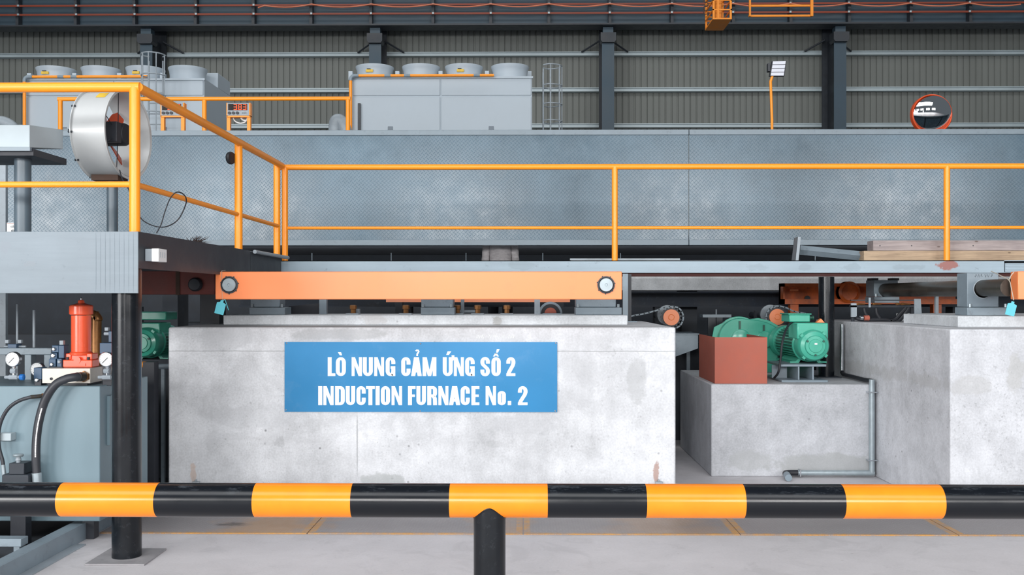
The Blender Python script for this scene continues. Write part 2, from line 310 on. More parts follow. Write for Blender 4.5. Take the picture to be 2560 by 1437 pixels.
# ------------------------------------------------------------------ mesh builder
def wloc(o):
    v = Vector((0, 0, 0))
    while o is not None: v += o.location; o = o.parent
    return v
class MB:
    def __init__(s): s.bm = bmesh.new()
    def box(s, a, b, rz=0.0, mat=None):
        a = Vector(a); b = Vector(b)
        x0, x1 = sorted((a.x, b.x)); y0, y1 = sorted((a.y, b.y)); z0, z1 = sorted((a.z, b.z))
        co = [(x0, y0, z0), (x1, y0, z0), (x1, y1, z0), (x0, y1, z0), (x0, y0, z1), (x1, y0, z1), (x1, y1, z1), (x0, y1, z1)]
        vs = [s.bm.verts.new(c) for c in co]
        for f in ((0, 3, 2, 1), (4, 5, 6, 7), (0, 1, 5, 4), (1, 2, 6, 5), (2, 3, 7, 6), (3, 0, 4, 7)): s.bm.faces.new([vs[i] for i in f])
        if mat is not None: bmesh.ops.transform(s.bm, matrix=mat, verts=vs)
        return s
    def pbox(s, x0, y0, x1, y1, Y0, Y1):
        """box whose front face covers a pixel rectangle at depth Y0 and runs back to Y1"""
        a = P(x0, y0, Y0); b = P(x1, y1, Y0); xm = (a.z+b.z)
        return s.box((a.x, Y0, a.z), (b.x, Y1, b.z))
    def hexa(s, pts):
        vs = [s.bm.verts.new(p) for p in pts]
        for f in ((0, 3, 2, 1), (4, 5, 6, 7), (0, 1, 5, 4), (1, 2, 6, 5), (2, 3, 7, 6), (3, 0, 4, 7)): s.bm.faces.new([vs[i] for i in f])
        return s
    def loft(s, rings, caps=True, closed=True):
        R = [[s.bm.verts.new(p) for p in r] for r in rings]; n = len(R[0])
        for i in range(len(R)-1):
            for j in range(n if closed else n-1):
                k = (j+1) % n
                s.bm.faces.new((R[i][j], R[i][k], R[i+1][k], R[i+1][j]))
        if caps:
            s.bm.faces.new(list(reversed(R[0]))); s.bm.faces.new(R[-1])
        return s
    def lathe(s, prof, c, axis='z', n=40, caps=True):
        """prof: list of (radius, offset along the axis)"""
        c = Vector(c); rings = []
        for r, h in prof:
            r = max(r, 1e-5); ring = []
            for j in range(n):
                a = 2*PI*j/n; u, v = r*math.cos(a), r*math.sin(a)
                if axis == 'z': q = Vector((u, v, h))
                elif axis == 'y': q = Vector((u, h, v))
                else: q = Vector((h, u, v))
                ring.append(c+q)
            rings.append(ring)
        return s.loft(rings, caps)
    def tube(s, pts, r, n=12, caps=True, radii=None):
        pts = [Vector(p) for p in pts]; rings = []; N = len(pts)
        t0 = (pts[1]-pts[0]).normalized()
        up = Vector((0, 0, 1)) if abs(t0.z) < 0.9 else Vector((0, 1, 0))
        nrm = (up-t0*up.dot(t0)).normalized()
        for i, p in enumerate(pts):
            if i == 0: t = (pts[1]-p)
            elif i == N-1: t = (p-pts[-2])
            else: t = (pts[i+1]-p).normalized()+(p-pts[i-1]).normalized()
            t = t.normalized(); nrm = (nrm-t*nrm.dot(t)).normalized(); bi = t.cross(nrm)
            rr = radii[i] if radii else r
            k = 1.0
            if 0 < i < N-1:
                c = max(0.5, (pts[i+1]-p).normalized().dot(t)); k = 1.0/c if N < 5 else 1.0
            rings.append([p+(nrm*math.cos(2*PI*j/n)+bi*math.sin(2*PI*j/n))*rr*(k if k < 1.5 else 1) for j in range(n)])
        return s.loft(rings, caps)
    def cyl(s, a, b, r, n=24): return s.tube([a, b], r, n)
    def prism(s, poly, y0, y1, axis='y'):
        """poly of (x,z) extruded along y, or (x,y) along z, or (y,z) along x"""
        def q(p, t): return (p[0], t, p[1]) if axis == 'y' else ((p[0], p[1], t) if axis == 'z' else (t, p[0], p[1]))
        A = [s.bm.verts.new(q(p, y0)) for p in poly]; B = [s.bm.verts.new(q(p, y1)) for p in poly]; n = len(poly)
        s.bm.faces.new(A); s.bm.faces.new(list(reversed(B)))
        for i in range(n): s.bm.faces.new((A[(i+1) % n], A[i], B[i], B[(i+1) % n]))
        return s
    def xf(s, mat):
        bmesh.ops.transform(s.bm, matrix=mat, verts=s.bm.verts[:]); return s
    def build(s, name, mat, parent=None, bev=0.0, smooth=True, seg=2):
        bm = s.bm
        bmesh.ops.recalc_face_normals(bm, faces=bm.faces[:])
        if parent is not None: off = wloc(parent)
        else:
            lo = [min(v.co[i] for v in bm.verts) for i in range(3)]; hi = [max(v.co[i] for v in bm.verts) for i in range(3)]
            off = Vector(((lo[0]+hi[0])/2, (lo[1]+hi[1])/2, lo[2]))
        bmesh.ops.translate(bm, vec=-off, verts=bm.verts[:])
        for f in bm.faces: f.smooth = smooth
        for e in bm.edges:
            if len(e.link_faces) == 2 and e.calc_face_angle(0) > math.radians(32): e.smooth = False
        me = bpy.data.meshes.new(name); bm.to_mesh(me); bm.free(); me.materials.append(M[mat] if isinstance(mat, str) else mat)
        o = bpy.data.objects.new(name, me); C.objects.link(o)
        if parent is not None: o.parent = parent
        else: o.location = off
        if bev > 0:
            b = o.modifiers.new('bevel', 'BEVEL'); b.width = bev; b.segments = seg; b.limit_method = 'ANGLE'; b.angle_limit = math.radians(40)
        return o
def arc(c, r, a0, a1, n, plane='xz', r2=None):
    c = Vector(c); r2 = r2 or r; out = []
    for i in range(n+1):
        a = math.radians(a0+(a1-a0)*i/n); u, v = r*math.cos(a), r2*math.sin(a)
        out.append(c+(Vector((u, 0, v)) if plane == 'xz' else Vector((u, v, 0)) if plane == 'xy' else Vector((0, u, v))))
    return out
def spline(pts, n=8):
    pts = [Vector(p) for p in pts]; out = []
    for i in range(len(pts)-1):
        p0 = pts[max(i-1, 0)]; p1 = pts[i]; p2 = pts[i+1]; p3 = pts[min(i+2, len(pts)-1)]
        for k in range(n):
            t = k/n
            out.append(0.5*((2*p1)+(p2-p0)*t+(2*p0-5*p1+4*p2-p3)*t*t+(3*p1-p0-3*p2+p3)*t**3))
    out.append(pts[-1]); return out
def T(name, label, cat, base, group=None):
    o = bpy.data.objects.new(name, None); C.objects.link(o); o.location = Vector(base); o['label'] = label; o['category'] = cat
    o.empty_display_size = 0.1
    if group: o['group'] = group
    return o
def tag(o, label, cat, group=None, kind=None):
    o['label'] = label; o['category'] = cat
    if group: o['group'] = group
    if kind: o['kind'] = kind
    return o
def struct(o): o['kind'] = 'structure'; return o
def dup(root, loc, label, rz=None, group=None):
    r = root.copy(); C.objects.link(r); r.location = Vector(loc); r['label'] = label
    if rz is not None: r.rotation_euler.z = rz
    if group: r['group'] = group
    for ch in list(root.children):
        c = ch.copy(); C.objects.link(c); c.parent = r
        for g in list(ch.children):
            d = g.copy(); C.objects.link(d); d.parent = c
    return r

# ================================================================== SETTING
struct(MB().box((-26, -16, -0.1), (26, 33, 0)).build('floor', 'floor'))
# corrugated back wall
b = MB(); YW = 31.5; prof = []; x = -24.0; i = 0
while x < 24:
    prof += [(x, YW), (x+0.148, YW), (x+0.160, YW+0.035), (x+0.190, YW+0.035)]; x += 0.202
bm = b.bm; lo = [bm.verts.new((p[0], p[1], 0)) for p in prof]; hi = [bm.verts.new((p[0], p[1], 14)) for p in prof]
for i in range(len(prof)-1): bm.faces.new((lo[i], lo[i+1], hi[i+1], hi[i]))
struct(b.build('wall_back', 'wallmetal', smooth=False))
# horizontal wall rails (girts)
for n, z in enumerate((9.62, 8.45, 7.28)):
    g = MB()
    for k in range(-4, 5):
        x0 = k*7.45+2.75-3.35; x1 = x0+6.9
    g.box((-23, 31.25, z-0.055), (23, 31.48, z+0.02)); g.box((-23, 31.25, z+0.045), (23, 31.48, z+0.075)); g.box((-23, 31.30, z+0.02), (23, 31.46, z+0.045))
    struct(g.build('trim_%d' % (n+1), 'girt', smooth=False))
    for k in range(-9, 10):
        pass
# enclosure added in a dark tone so the space under the deck reads shaded
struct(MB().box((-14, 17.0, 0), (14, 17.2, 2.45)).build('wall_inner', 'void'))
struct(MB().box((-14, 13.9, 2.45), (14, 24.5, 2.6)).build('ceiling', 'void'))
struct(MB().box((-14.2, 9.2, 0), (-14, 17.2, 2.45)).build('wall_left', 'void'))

# ================================================================== COLUMNS AND CRANE RUNWAY
colx = [(366, 'steel column at the left, behind the caged ladder and cooling tower'), (938, 'steel column rising behind the fans of the middle cooling tower'), (1520, 'steel column standing free between the cooling tower and the floodlight'), (2100, 'wide steel column between the floodlight and the round mirror')]
for px, lab in colx:
    X = PXx(px, 30.0)
    t = T('steel_column', 'blue-grey '+lab, 'column', (X, 30.6, 0), 'steel columns along the back wall')
    MB().box((X-0.19, 29.98, 0), (X+0.19, 30.02, 9.62)).build('front_flange', 'steel_blue', t)
    MB().box((X-0.02, 30.02, 0), (X+0.02, 31.15, 9.95)).build('web', 'steel_dark', t)  # web and rear flange: side shade put into a darker steel colour
    MB().box((X-0.19, 31.16, 0), (X+0.19, 31.22, 13)).build('rear_flange', 'steel_dark', t)
    MB().prism([(X-0.19, 9.63), (X+0.19, 9.63), (X+0.24, 9.70), (X+0.24, 9.93), (X-0.24, 9.93), (X-0.24, 9.70)], 29.85, 30.3).build('corbel', 'steel_dark', t)
    MB().box((X-0.16, 29.95, 9.94), (X+0.16, 30.25, 10.12)).build('bearing_stool', 'steel_blue', t)
    k = MB()
    for sgn in (-1, 1): k.tube([(X+sgn*0.18, 30.9, 9.95), (X+sgn*0.75, 31.2, 9.66)], 0.03, 6)
    k.build('knee_brace', 'steel_dark', t)
GX0, GX1 = -17.5, 17.5
zb = 10.18
t = T('crane_runway_beam', 'long blue-grey crane runway beam across the top of the back wall', 'beam', (0, 30.0, zb-0.16))
MB().box((GX0, 29.98, zb), (GX1, 30.01, 12.0)).build('web', 'steel_blue', t)
MB().box((GX0, 29.70, zb-0.05), (GX1, 30.32, zb)).build('bottom_flange', 'steel_dark', t)
MB().box((GX0, 29.70, 12.0), (GX1, 30.32, 12.06)).build('top_flange', 'steel_dark', t)
stx = [47-150, 47, 192, 338, 491, 635, 779, 928, 1083, 1227, 1372, 1524, 1679, 1832, 1975, 2121, 2275, 2423, 2570]
for px in stx:
    X = PXx(px, 29.85)
    MB().box((X-0.045, 29.74, zb), (X+0.045, 29.98, 12.0)).build('stiffener', 'steel_dark', t)
for n, (z, lab) in enumerate([(10.46, 'lowest'), (10.735, 'middle'), (11.01, 'topmost')]):
    r = T('conductor_rail', lab+' of the three thin rust-orange rails along the crane runway beam', 'rail', (0, 29.62, z), 'rust-orange rails on the crane runway beam')
    MB().box((GX0, 29.60, z-0.028), (GX1, 29.64, z+0.028)).build('bar', 'cond', r)
    for px in stx[1:]:
        X = PXx(px, 29.62)
        MB().box((X-0.03, 29.565, z-0.025), (X+0.03, 29.599, z+0.03)).build('clip', 'galv', r)
pts = []
sw = [645, 779, 928, 1083, 1227, 1372, 1524, 1679, 1832, 1975, 2121, 2275, 2423, 2570]
for a_, b_ in zip(sw[:-1], sw[1:]):
    for i in range(8):
        q = i/8; px = a_+(b_-a_)*q
        y0 = 10.5-3.2*(px-645)/1900; pts.append(P(px, y0+7.5*4*q*(1-q), 29.5))
cb = MB().tube([P(645, 19, 29.5)]+pts[1:], 0.022, 6)
tag(cb.build('festoon_cable', 'cable_pink'), 'pale orange cable hanging in shallow swags above the runway rails', 'cable')

# ================================================================== CRANE CAGE AND FRAME AT THE TOP
t = T('crane_cage', 'yellow lattice crane cage with solid bottom plate hanging at the top edge', 'crane cage', P(1800, 48, 20))
a = P(1782, 48, 20); c = P(1829.5, 48, 20); zc = a.z; x0, x1 = a.x, c.x; y1 = 20.85; ztop = 9.2
MB().box((x0, 20, zc), (x1, y1, zc+0.03)).build('bottom_plate', 'crane', t)
for (x, y) in ((x0, 20), (x1-0.04, 20), (x0, y1-0.04), (x1-0.04, y1-0.04), (x0+0.09, 20), ):
    MB().box((x, y, zc+0.03), (x+0.04, y+0.04, ztop)).build('post', 'crane', t)
for z in (zc+0.20, zc+0.40, zc+0.60, zc+0.95, zc+1.3):
    m_ = MB().box((x0, 20.005, z-0.012), (x1, 20.03, z+0.012)).box((x0, y1-0.03, z-0.012), (x1, y1, z+0.012)).box((x0, 20, z-0.012), (x0+0.025, y1, z+0.012)).box((x1-0.025, 20, z-0.012), (x1, y1, z+0.012))
    m_.build('rung', 'crane', t)
m_ = MB()
for k in range(5):
    z = zc+0.05+k*0.26
    m_.tube([(x0+0.013, 20.05, z), (x0+0.013, y1-0.05, z+0.24)], 0.012, 5); m_.tube([(x0+0.22, 20.6, z), (x1-0.05, 20.6, z+0.16)], 0.012, 5)
m_.build('lattice', 'crane', t)
MB().box((x0+0.13, 20.35, zc+0.12), (x0+0.25, 20.6, zc+0.62)).build('control_box', 'crane', t)
m_ = MB()
for k in range(14):
    a0 = random.uniform(0, 360); m_.tube(arc((x0-0.05, 20.5, zc+0.3+k*0.08), 0.05, a0, a0+250, 8), 0.010, 5)
m_.build('cable_bundle', 'brown', t)
t = T('crane_guard_frame', 'yellow rectangular guard frame with two bars hanging beside the crane cage', 'frame', P(1951, 42, 20))
zl = P(1951, 41.5, 20).z; xl = PXx(1872, 20); xr = PXx(2032, 20)
MB().box((xl, 20, zl), (xr, 20.04, zl+0.04)).build('bottom_bar', 'crane', t)
MB().box((xl, 20, zl+0.21), (xr, 20.04, zl+0.25)).build('middle_bar', 'crane', t)
MB().box((xl, 19.96, zl), (xl+0.035, 20.0, 9.2)).build('side_bar', 'crane', t)
MB().box((xr-0.055, 19.96, zl), (xr, 20.0, 9.2)).build('side_bar', 'crane', t)

# ================================================================== COOLING TOWERS
ZD = 2.6
def fan_drum(parent, x, y, z, r, h, sticker):
    d = MB().lathe([(r*0.93, 0), (r*0.96, 0.03), (r*0.93, h*0.45), (r*0.97, h*0.8), (r*1.03, h), (r*1.03, h+0.015), (r*0.97, h+0.015), (r*0.9, h*0.7), (r*0.88, 0.02)], (x, y, z), n=48).build('fan_drum', 'tower', parent)
    b = MB()
    for k in range(6):
        a = k*PI/3
        b.box((-0.05, 0, -0.008), (0.05, r*0.85, 0.008), mat=Matrix.Translation((x, y, z+h*0.5)) @ Matrix.Rotation(a, 4, 'Z') @ Matrix.Rotation(0.5, 4, 'Y'))
    b.build('fan_blade', 'tower_dark', d)
    if sticker:
        MB().box((x-0.12, y-r*1.0-0.01, z+h*0.42), (x+0.02, y-r*0.93, z+h*0.60)).build('sticker', 'yellow_label', d)
        MB().box((x-0.10, y-r*1.0-0.012, z+h*0.62), (x-0.03, y-r*0.93, z+h*0.68)).build('dark_label', 'charcoal', d)
def tower(lab, xl, xr, ytop, fans, seamx, YF=19.0):
    a = P(xl, ytop, YF); b = P(xr, ytop, YF); zt = a.z; base = ((a.x+b.x)/2, YF+0.85, ZD)
    t = T('cooling_tower', lab, 'cooling tower', base, 'grey cooling towers behind the deck')
    MB().box((a.x, YF+0.02, ZD), (b.x, YF+1.7, zt)).build('casing', 'tower', t)
    zs = P(xl, 241, YF).z; xs = PXx(seamx, YF); g = 0.018
    for (u0, u1) in ((a.x+0.02, xs-g), (xs+g, b.x-0.02)):
        for (v0, v1) in ((ZD+0.02, zs-g), (zs+g, zt-0.05)):
            MB().box((u0, YF-0.005, v0), (u1, YF+0.02, v1)).build('panel', 'tower', t, bev=0.004)
    MB().box((a.x-0.02, YF-0.02, zt-0.04), (b.x+0.02, YF+0.03, zt)).build('edge_trim', 'tower', t)
    MB().box((b.x-0.62, YF+0.87, zt), (b.x, YF+1.7, zt+0.31)).build('plenum_box', 'tower', t, bev=0.01)
    for i, fx in enumerate(fans):
        X = PXx(fx, YF+0.45); fan_drum(t, X, YF+0.45, zt, 0.375, 0.27, i in (0, 2))
        MB().box((X-0.50, YF+0.25, zt), (X-0.42, YF+0.4, zt+0.17)).build('junction_box', 'tower', t)
    for px in (xs-1.0, xs+1.0):
        MB().box((px-0.05, YF-0.02, P(0, 328, YF).z-0.3), (px+0.05, YF-0.005, P(0, 318, YF).z)).build('drain_cover', 'tower_dark', t, bev=0.01)
    return t, a, b, zt
tower('grey cooling tower at left with ladder in front, right flank visible', 62, 510, 197, (141, 253, 364, 470), 286)
t2, a2, b2, zt2 = tower('grey cooling tower in the middle with orange pipe and black vertical bar', 880, 1330, 192, (937, 1053, 1160, 1275), 1102)
tag(MB().pbox(894.5, 258, 901, 345, 18.93, 18.98).build('sight_gauge_bar', 'charcoal'), 'narrow black vertical bar on the front of the middle cooling tower', 'gauge')
def opipe(lab, xv, ytop, xe, ybot, Y, cps):
    z = P(xv, ytop, Y).z; X = PXx(xv, Y); Xe = PXx(xe, Y)
    t = T('orange_pipe', lab, 'pipe', (X, Y, ZD), 'orange pipes on the cooling towers')
    MB().tube([(X, Y, ZD), (X, Y, z-0.10)], 0.032, 12).build('riser', 'rail', t)
    MB().tube([(X, Y, z-0.10)]+arc((X+0.08, Y, z-0.08), 0.08, 180, 90, 5)+[(X+0.16, Y, z)], 0.036, 12).build('elbow', 'steel_grey', t)
    MB().tube([(X+0.16, Y, z), (Xe, Y, z)], 0.027, 12).build('run', 'rail', t)
    for c in cps:
        Xc = PXx(c, Y); MB().cyl((Xc-0.06, Y, z), (Xc+0.06, Y, z), 0.030, 12).build('coupling', 'steel_grey', t)
opipe('orange pipe up the left edge and along the top of the left cooling tower', 61, 192, 368, 328, 18.9, (152, 185))
opipe('orange pipe up the left edge and along the top of the middle cooling tower', 876.5, 189, 1235, 328, 18.9, (969, 1018, 1192))
def ladder(lab, px, Y, ytop, rz, wd=0.27):
    c = P(px, ytop, Y); zt = c.z; t = T('caged_ladder', lab, 'ladder', (0, 0, ZD), 'caged ladders on the cooling towers')
    for sx in (-1, 1): MB().tube([(sx*wd/2, 0, ZD), (sx*wd/2, 0, zt-0.08)], 0.014, 8).build('side_rail', 'steel_light', t)
    z = ZD+0.2
    while z < zt-0.55:
        MB().tube([(-wd/2, 0, z), (wd/2, 0, z)], 0.011, 6).build('rung', 'steel_light', t); z += 0.205
    for z in (zt, zt-0.40, zt-0.78, zt-1.12):
        MB().tube([(wd/2, 0, z)]+arc((0, -0.10, z), 0.225, 0, -180, 12, 'xy', 0.28)+[(-wd/2, 0, z)], 0.013, 6).build('hoop', 'steel_light', t)
    for a in (-10, -55, -90, -125, -170):
        x, y = 0.225*math.cos(math.radians(a)), -0.10+0.28*math.sin(math.radians(a))
        MB().tube([(x, y, zt-1.5), (x, y, zt)], 0.011, 6).build('cage_bar', 'steel_light', t)
    t.location = (c.x, Y, ZD); t.rotation_euler.z = rz
    for ch in t.children:
        pass
    return t
ladder('grey caged ladder in front of the left cooling tower', 390, 18.55, 142, 0.0)
ladder('thin grey caged ladder at the right end of the middle cooling tower', 1358, 19.5, 166, PI/2)
for (lab, pts_, r) in (('bent grey pipe left of the middle cooling tower, above the deck edge', [(838, 345), (838, 318), (841, 303), (850, 302), (858, 312), (866, 335)], 0.11),
                       ('dark grey bent pipe behind the pale cabinet at far left', [(-40, 330), (-20, 312), (5, 305), (28, 316), (40, 335)], 0.10)):
    Y = 16.0; pp = spline([P(x, y, Y) for x, y in pts_], 6); pp[0].z = ZD
    tag(MB().tube([Vector((pp[0].x, Y, ZD))]+pp[1:-1]+[Vector((pp[-1].x, Y, ZD))], r, 18).build('bent_pipe', 'steel_light'), lab, 'pipe')

# ================================================================== RAISED DECK, CHEQUER PARAPET
YP = 13.0
zt_ = P(1308, 325, YP).z; zc_ = P(1308, 338, YP).z; z0_ = P(1308, 613, YP).z
xs = PXx(1722, YP); XL, XR = PXx(-120, YP), PXx(3400, YP)
for (u0, u1, lab) in ((XL, xs-0.004, 'blue-grey chequer plate parapet panel, the long one left of the joint'), (xs+0.004, XR, 'blue-grey chequer plate parapet panel right of the joint, under floodlight and mirror')):
    t = T('parapet_panel', lab, 'panel', ((u0+u1)/2, YP, z0_), 'blue-grey chequer plate parapet')
    MB().box((u0, YP, z0_+0.06), (u1, YP+0.012, zc_)).build('chequer_sheet', 'panel', t)
    MB().box((u0, YP-0.02, zc_), (u1, YP+0.06, zt_)).build('top_angle', 'steel_grey', t, bev=0.004)
    MB().box((u0, YP-0.012, z0_), (u1, YP+0.06, z0_+0.075)).build('bottom_angle', 'steel_grey', t, bev=0.004)
    st = MB(); x = u0+0.5
    while x < u1-0.2:
        st.box((x-0.03, YP+0.013, z0_+0.02), (x+0.03, YP+0.05, zc_-0.02)); x += 1.5
    st.build('rib', 'steel_dark', t)
# brackets carrying the parapet from the deck
for px in (100, 780, 1180, 1356, 1890, 2300):
    X = PXx(px, 13.4)
    tag(MB().box((X-0.02, 13.07, 2.47), (X+0.02, 13.9, 2.56)).build('deck_bracket', 'charcoal'), 'dark steel bracket hidden behind the parapet carrying it from the deck', 'bracket', 'dark brackets carrying the parapet')
# railing on the deck
YR = 14.2; zr = P(500, 247, YR).z
t = T('deck_railing', 'yellow handrail on the raised deck in front of the cooling towers', 'railing', (PXx(500, YR), YR, ZD))
MB().cyl((PXx(145, YR), YR, zr), (PXx(876, YR), YR, zr), 0.03, 16).build('top_rail', 'rail', t)
for px in (151, 511, 870): MB().cyl((PXx(px, YR), YR, ZD), (PXx(px, YR), YR, zr-0.02), 0.033, 16).build('post', 'rail', t)
SEG = {'3': 'abgcd', '8': 'abcdefg'}
def digit(b, ch, x, z, wd, h, y):
    tk = wd*0.20
    rc = {'a': (0, h-tk, wd, h), 'd': (0, 0, wd, tk), 'g': (0, h/2-tk/2, wd, h/2+tk/2), 'b': (wd-tk, h/2, wd, h), 'c': (wd-tk, 0, wd, h/2), 'f': (0, h/2, tk, h), 'e': (0, 0, tk, h/2)}
    for s_ in SEG[ch]:
        x0, z0, x1, z1 = rc[s_]; b.box((x+x0, y-0.003, z+z0), (x+x1, y, z+z1))
YD = 14.0
for (px0, lab) in ((401, 'orange-framed digital display half hidden behind the sloping yellow rail'), (566, 'orange-framed digital display reading 383 above the deck edge')):
    o = P(px0, 257, YD); t = T('digital_display', lab, 'display', (o.x+0.16, YD, ZD), 'orange-framed digital displays')
    q = 1/K(YD); sw_ = 60*q
    def L(dx, dy): return (o.x+dx*q, o.z-dy*q)
    fr = MB()
    fr.box((*[L(0, 0)[0]], YD, L(0, 0)[1]-34*q), (L(3, 0)[0], YD+0.1, L(0, 0)[1])).box((L(57, 0)[0], YD, L(0, 34)[1]), (L(60, 0)[0], YD+0.1, L(0, 0)[1])).box((L(0, 0)[0], YD, L(0, 36)[1]), (L(60, 0)[0], YD+0.1, L(0, 32)[1]))
    fr.build('frame', 'rail', t)
    for dx in (0, 51): MB().box((L(dx, 0)[0], YD+0.01, ZD), (L(dx+9, 0)[0], YD+0.07, L(0, 36)[1])).build('leg', 'rail', t, bev=0.004)
    MB().box((L(3, 0)[0], YD-0.01, L(0, 32)[1]), (L(57, 0)[0], YD+0.1, L(0, 1)[1])).build('housing', 'steel_light', t)
    s_ = MB().box((L(5, 0)[0], YD-0.014, L(0, 19)[1]), (L(53, 0)[0], YD-0.009, L(0, 3)[1])).build('screen', 'screen', t)
    d = MB()
    for k, ch in enumerate('383'): digit(d, ch, L(19+k*11.8, 0)[0], L(0, 18)[1], 8.3*q, 14*q, YD-0.014)
    d.build('glowing_digits', 'seg', s_)
    if px0 > 500:
        for pts_ in ([(582, 290), (587, 302), (600, 308), (614, 304), (620, 290)], [(600, 290), (606, 299), (616, 301), (622, 296), (623, 330)]):
            MB().tube(spline([P(x, y, 14.08) for x, y in pts_], 6), 0.010 if pts_[0][0] < 590 else 0.013, 6).build('white_cable', 'white', t)
    for k in range(3): MB().cyl((L(8.5+10*k, 0)[0], YD-0.03, L(0, 26)[1]), (L(8.5+10*k, 0)[0], YD-0.009, L(0, 26)[1]), 3.6*q, 14).build('knob', 'charcoal', t)
    d = MB()
    for k in range(4): d.box((L(40+3*k, 0)[0], YD-0.013, L(0, 27)[1]), (L(41.6+3*k, 0)[0], YD-0.009, L(0, 25)[1]))
    d.build('indicator_dots', 'charcoal', t)
tag(MB().pbox(158, 321, 170, 345, 14.0, 14.1).box((PXx(162, 14), 14.03, ZD), (PXx(166, 14), 14.06, P(0, 344, 14).z)).build('junction_box', 'steel_grey', bev=0.004), 'small grey junction box at the left deck railing post', 'junction box')
# floodlight
YL = 14.0
t = T('floodlight', 'four-panel floodlight on a thin orange pole above the parapet', 'floodlight', (PXx(1930, YL), YL, ZD))
MB().tube([Vector((PXx(1931, YL), YL, ZD)), P(1930, 300, YL), P(1926.5, 204, YL), P(1931, 190, YL)], 0.020, 12).build('pole', 'rail', t)
A_, B_, C_, D_ = P(1929, 154, YL), P(1965.5, 153, YL), P(1960, 191, YL), P(1923, 191, YL)
def quadbox(b, p0, p1, p2, p3, d0, d1):
    b.hexa([v+Vector((0, d0, 0)) for v in (p3, p2, p1, p0)]+[v+Vector((0, d1, 0)) for v in (p3, p2, p1, p0)]); return b
quadbox(MB(), A_, B_, C_, D_, -0.03, 0.03).build('housing', 'charcoal', t, bev=0.003)
for k in range(4):
    f0, f1 = (k+0.08)/4, (k+0.92)/4
    l0, l1 = A_.lerp(D_, f0), A_.lerp(D_, f1); r0, r1 = B_.lerp(C_, f0), B_.lerp(C_, f1)
    i0, j0 = l0.lerp(r0, 0.06), l0.lerp(r0, 0.93); i1, j1 = l1.lerp(r1, 0.06), l1.lerp(r1, 0.93)
    quadbox(MB(), i0, j0, j1, i1, -0.036, -0.028).build('lens', 'lens', t)
MB().pbox(1920, 158, 1926, 178, YL-0.03, YL+0.05).build('driver_box', 'charcoal', t)
# convex mirror
YM = 14.05; c = P(2327, 287, YM); r = 0.275
t = T('convex_mirror', 'round convex mirror with orange rim rising above the parapet at right', 'mirror', (c.x, YM, ZD))
prof = [(r*math.sin(a)/math.sin(0.75), -0.05-(math.cos(a)-math.cos(0.75))*r/math.sin(0.75)*0.75) for a in [0.75*(1-i/14) for i in range(15)]]
mm = MB().lathe(prof, c, 'y', 48).xf(Matrix.Translation(c) @ Matrix.Rotation(math.radians(15), 4, 'X') @ Matrix.Translation(-c)).build('mirror_dome', 'mirror', t)
MB().lathe([(r+0.016, 0.03), (r+0.016, -0.05), (r+0.006, -0.06), (r-0.004, -0.05), (r-0.004, 0.03)], c, 'y', 48).build('rim', 'red_rim', t)
MB().lathe([(r-0.01, 0.02), (r-0.01, 0.035), (0.02, 0.06)], c, 'y', 32).build('back_shell', 'red_rim', t)
MB().cyl((c.x, YM+0.1, ZD), (c.x, YM+0.1, c.z), 0.03, 12).build('pole', 'rail', t)

# ================================================================== PERSON BEHIND THE PARAPET
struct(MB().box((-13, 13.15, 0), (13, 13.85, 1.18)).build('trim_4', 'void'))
def skin_body(name, mat, parent, verts, edges, radii, root, sub=2):
    me = bpy.data.meshes.new(name); off = wloc(parent) if parent else Vector((0, 0, 0))
    me.from_pydata([Vector(v)-off for v in verts], edges, []); o = bpy.data.objects.new(name, me); C.objects.link(o); o.parent = parent
    m = o.modifiers.new('skin', 'SKIN'); m.use_smooth_shade = True
    sv = me.skin_vertices[0].data
    for i, r_ in enumerate(radii): sv[i].radius = r_ if isinstance(r_, tuple) else (r_, r_); sv[i].use_root = (i == root)
    s = o.modifiers.new('sub', 'SUBSURF'); s.levels = sub; s.render_levels = sub
    me.materials.append(M[mat]); return o
cx = PXx(1251, 13.5); yp = 13.5; gz = 1.18
per = T('person', 'person in grey work shirt, torso seen between parapet and platform beam', 'person', (cx, yp, gz))
V, E, R_ = [], [], []
def chain(pts_, start=None):
    prev = start
    for (x, y, z, r_) in pts_:
        V.append((cx+x, yp+y, gz+z)); R_.append(r_)
        if prev is not None: E.append((prev, len(V)-1))
        prev = len(V)-1
    return prev
chain([(0, 0, 0.92, (0.14, 0.10)), (0, 0, 1.06, (0.13, 0.095)), (0, 0, 1.22, (0.14, 0.10)), (0, 0, 1.38, (0.15, 0.10)), (0, 0, 1.47, (0.06, 0.06)), (0, -0.01, 1.53, (0.055, 0.06)), (0, -0.015, 1.61, (0.078, 0.095)), (0, -0.01, 1.69, (0.072, 0.09))])
hip = 0
for s_ in (-1, 1):
    chain([(s_*0.09, 0, 0.84, 0.085), (s_*0.10, -0.01, 0.46, 0.055), (s_*0.10, 0.01, 0.10, 0.038), (s_*0.11, -0.07, 0.035, 0.035), (s_*0.115, -0.16, 0.03, 0.03)], 0)
    e = chain([(s_*0.17, 0, 1.40, 0.055), (s_*0.20, 0.02, 1.12, 0.042), (s_*0.215, -0.06, 0.88, 0.028), (s_*0.217, -0.08, 0.82, (0.035, 0.018))], 3)
    for k, (dx, ln) in enumerate(((-0.026, 0.07), (-0.009, 0.08), (0.009, 0.075), (0.025, 0.06))):
        chain([(s_*0.217+dx, -0.09, 0.76, 0.009), (s_*0.217+dx, -0.105, 0.76-ln, 0.008)], e)
    chain([(s_*0.19, -0.11, 0.80, 0.010), (s_*0.185, -0.125, 0.76, 0.009)], e)
skin_body('body', 'skin', per, V, E, R_, 0)
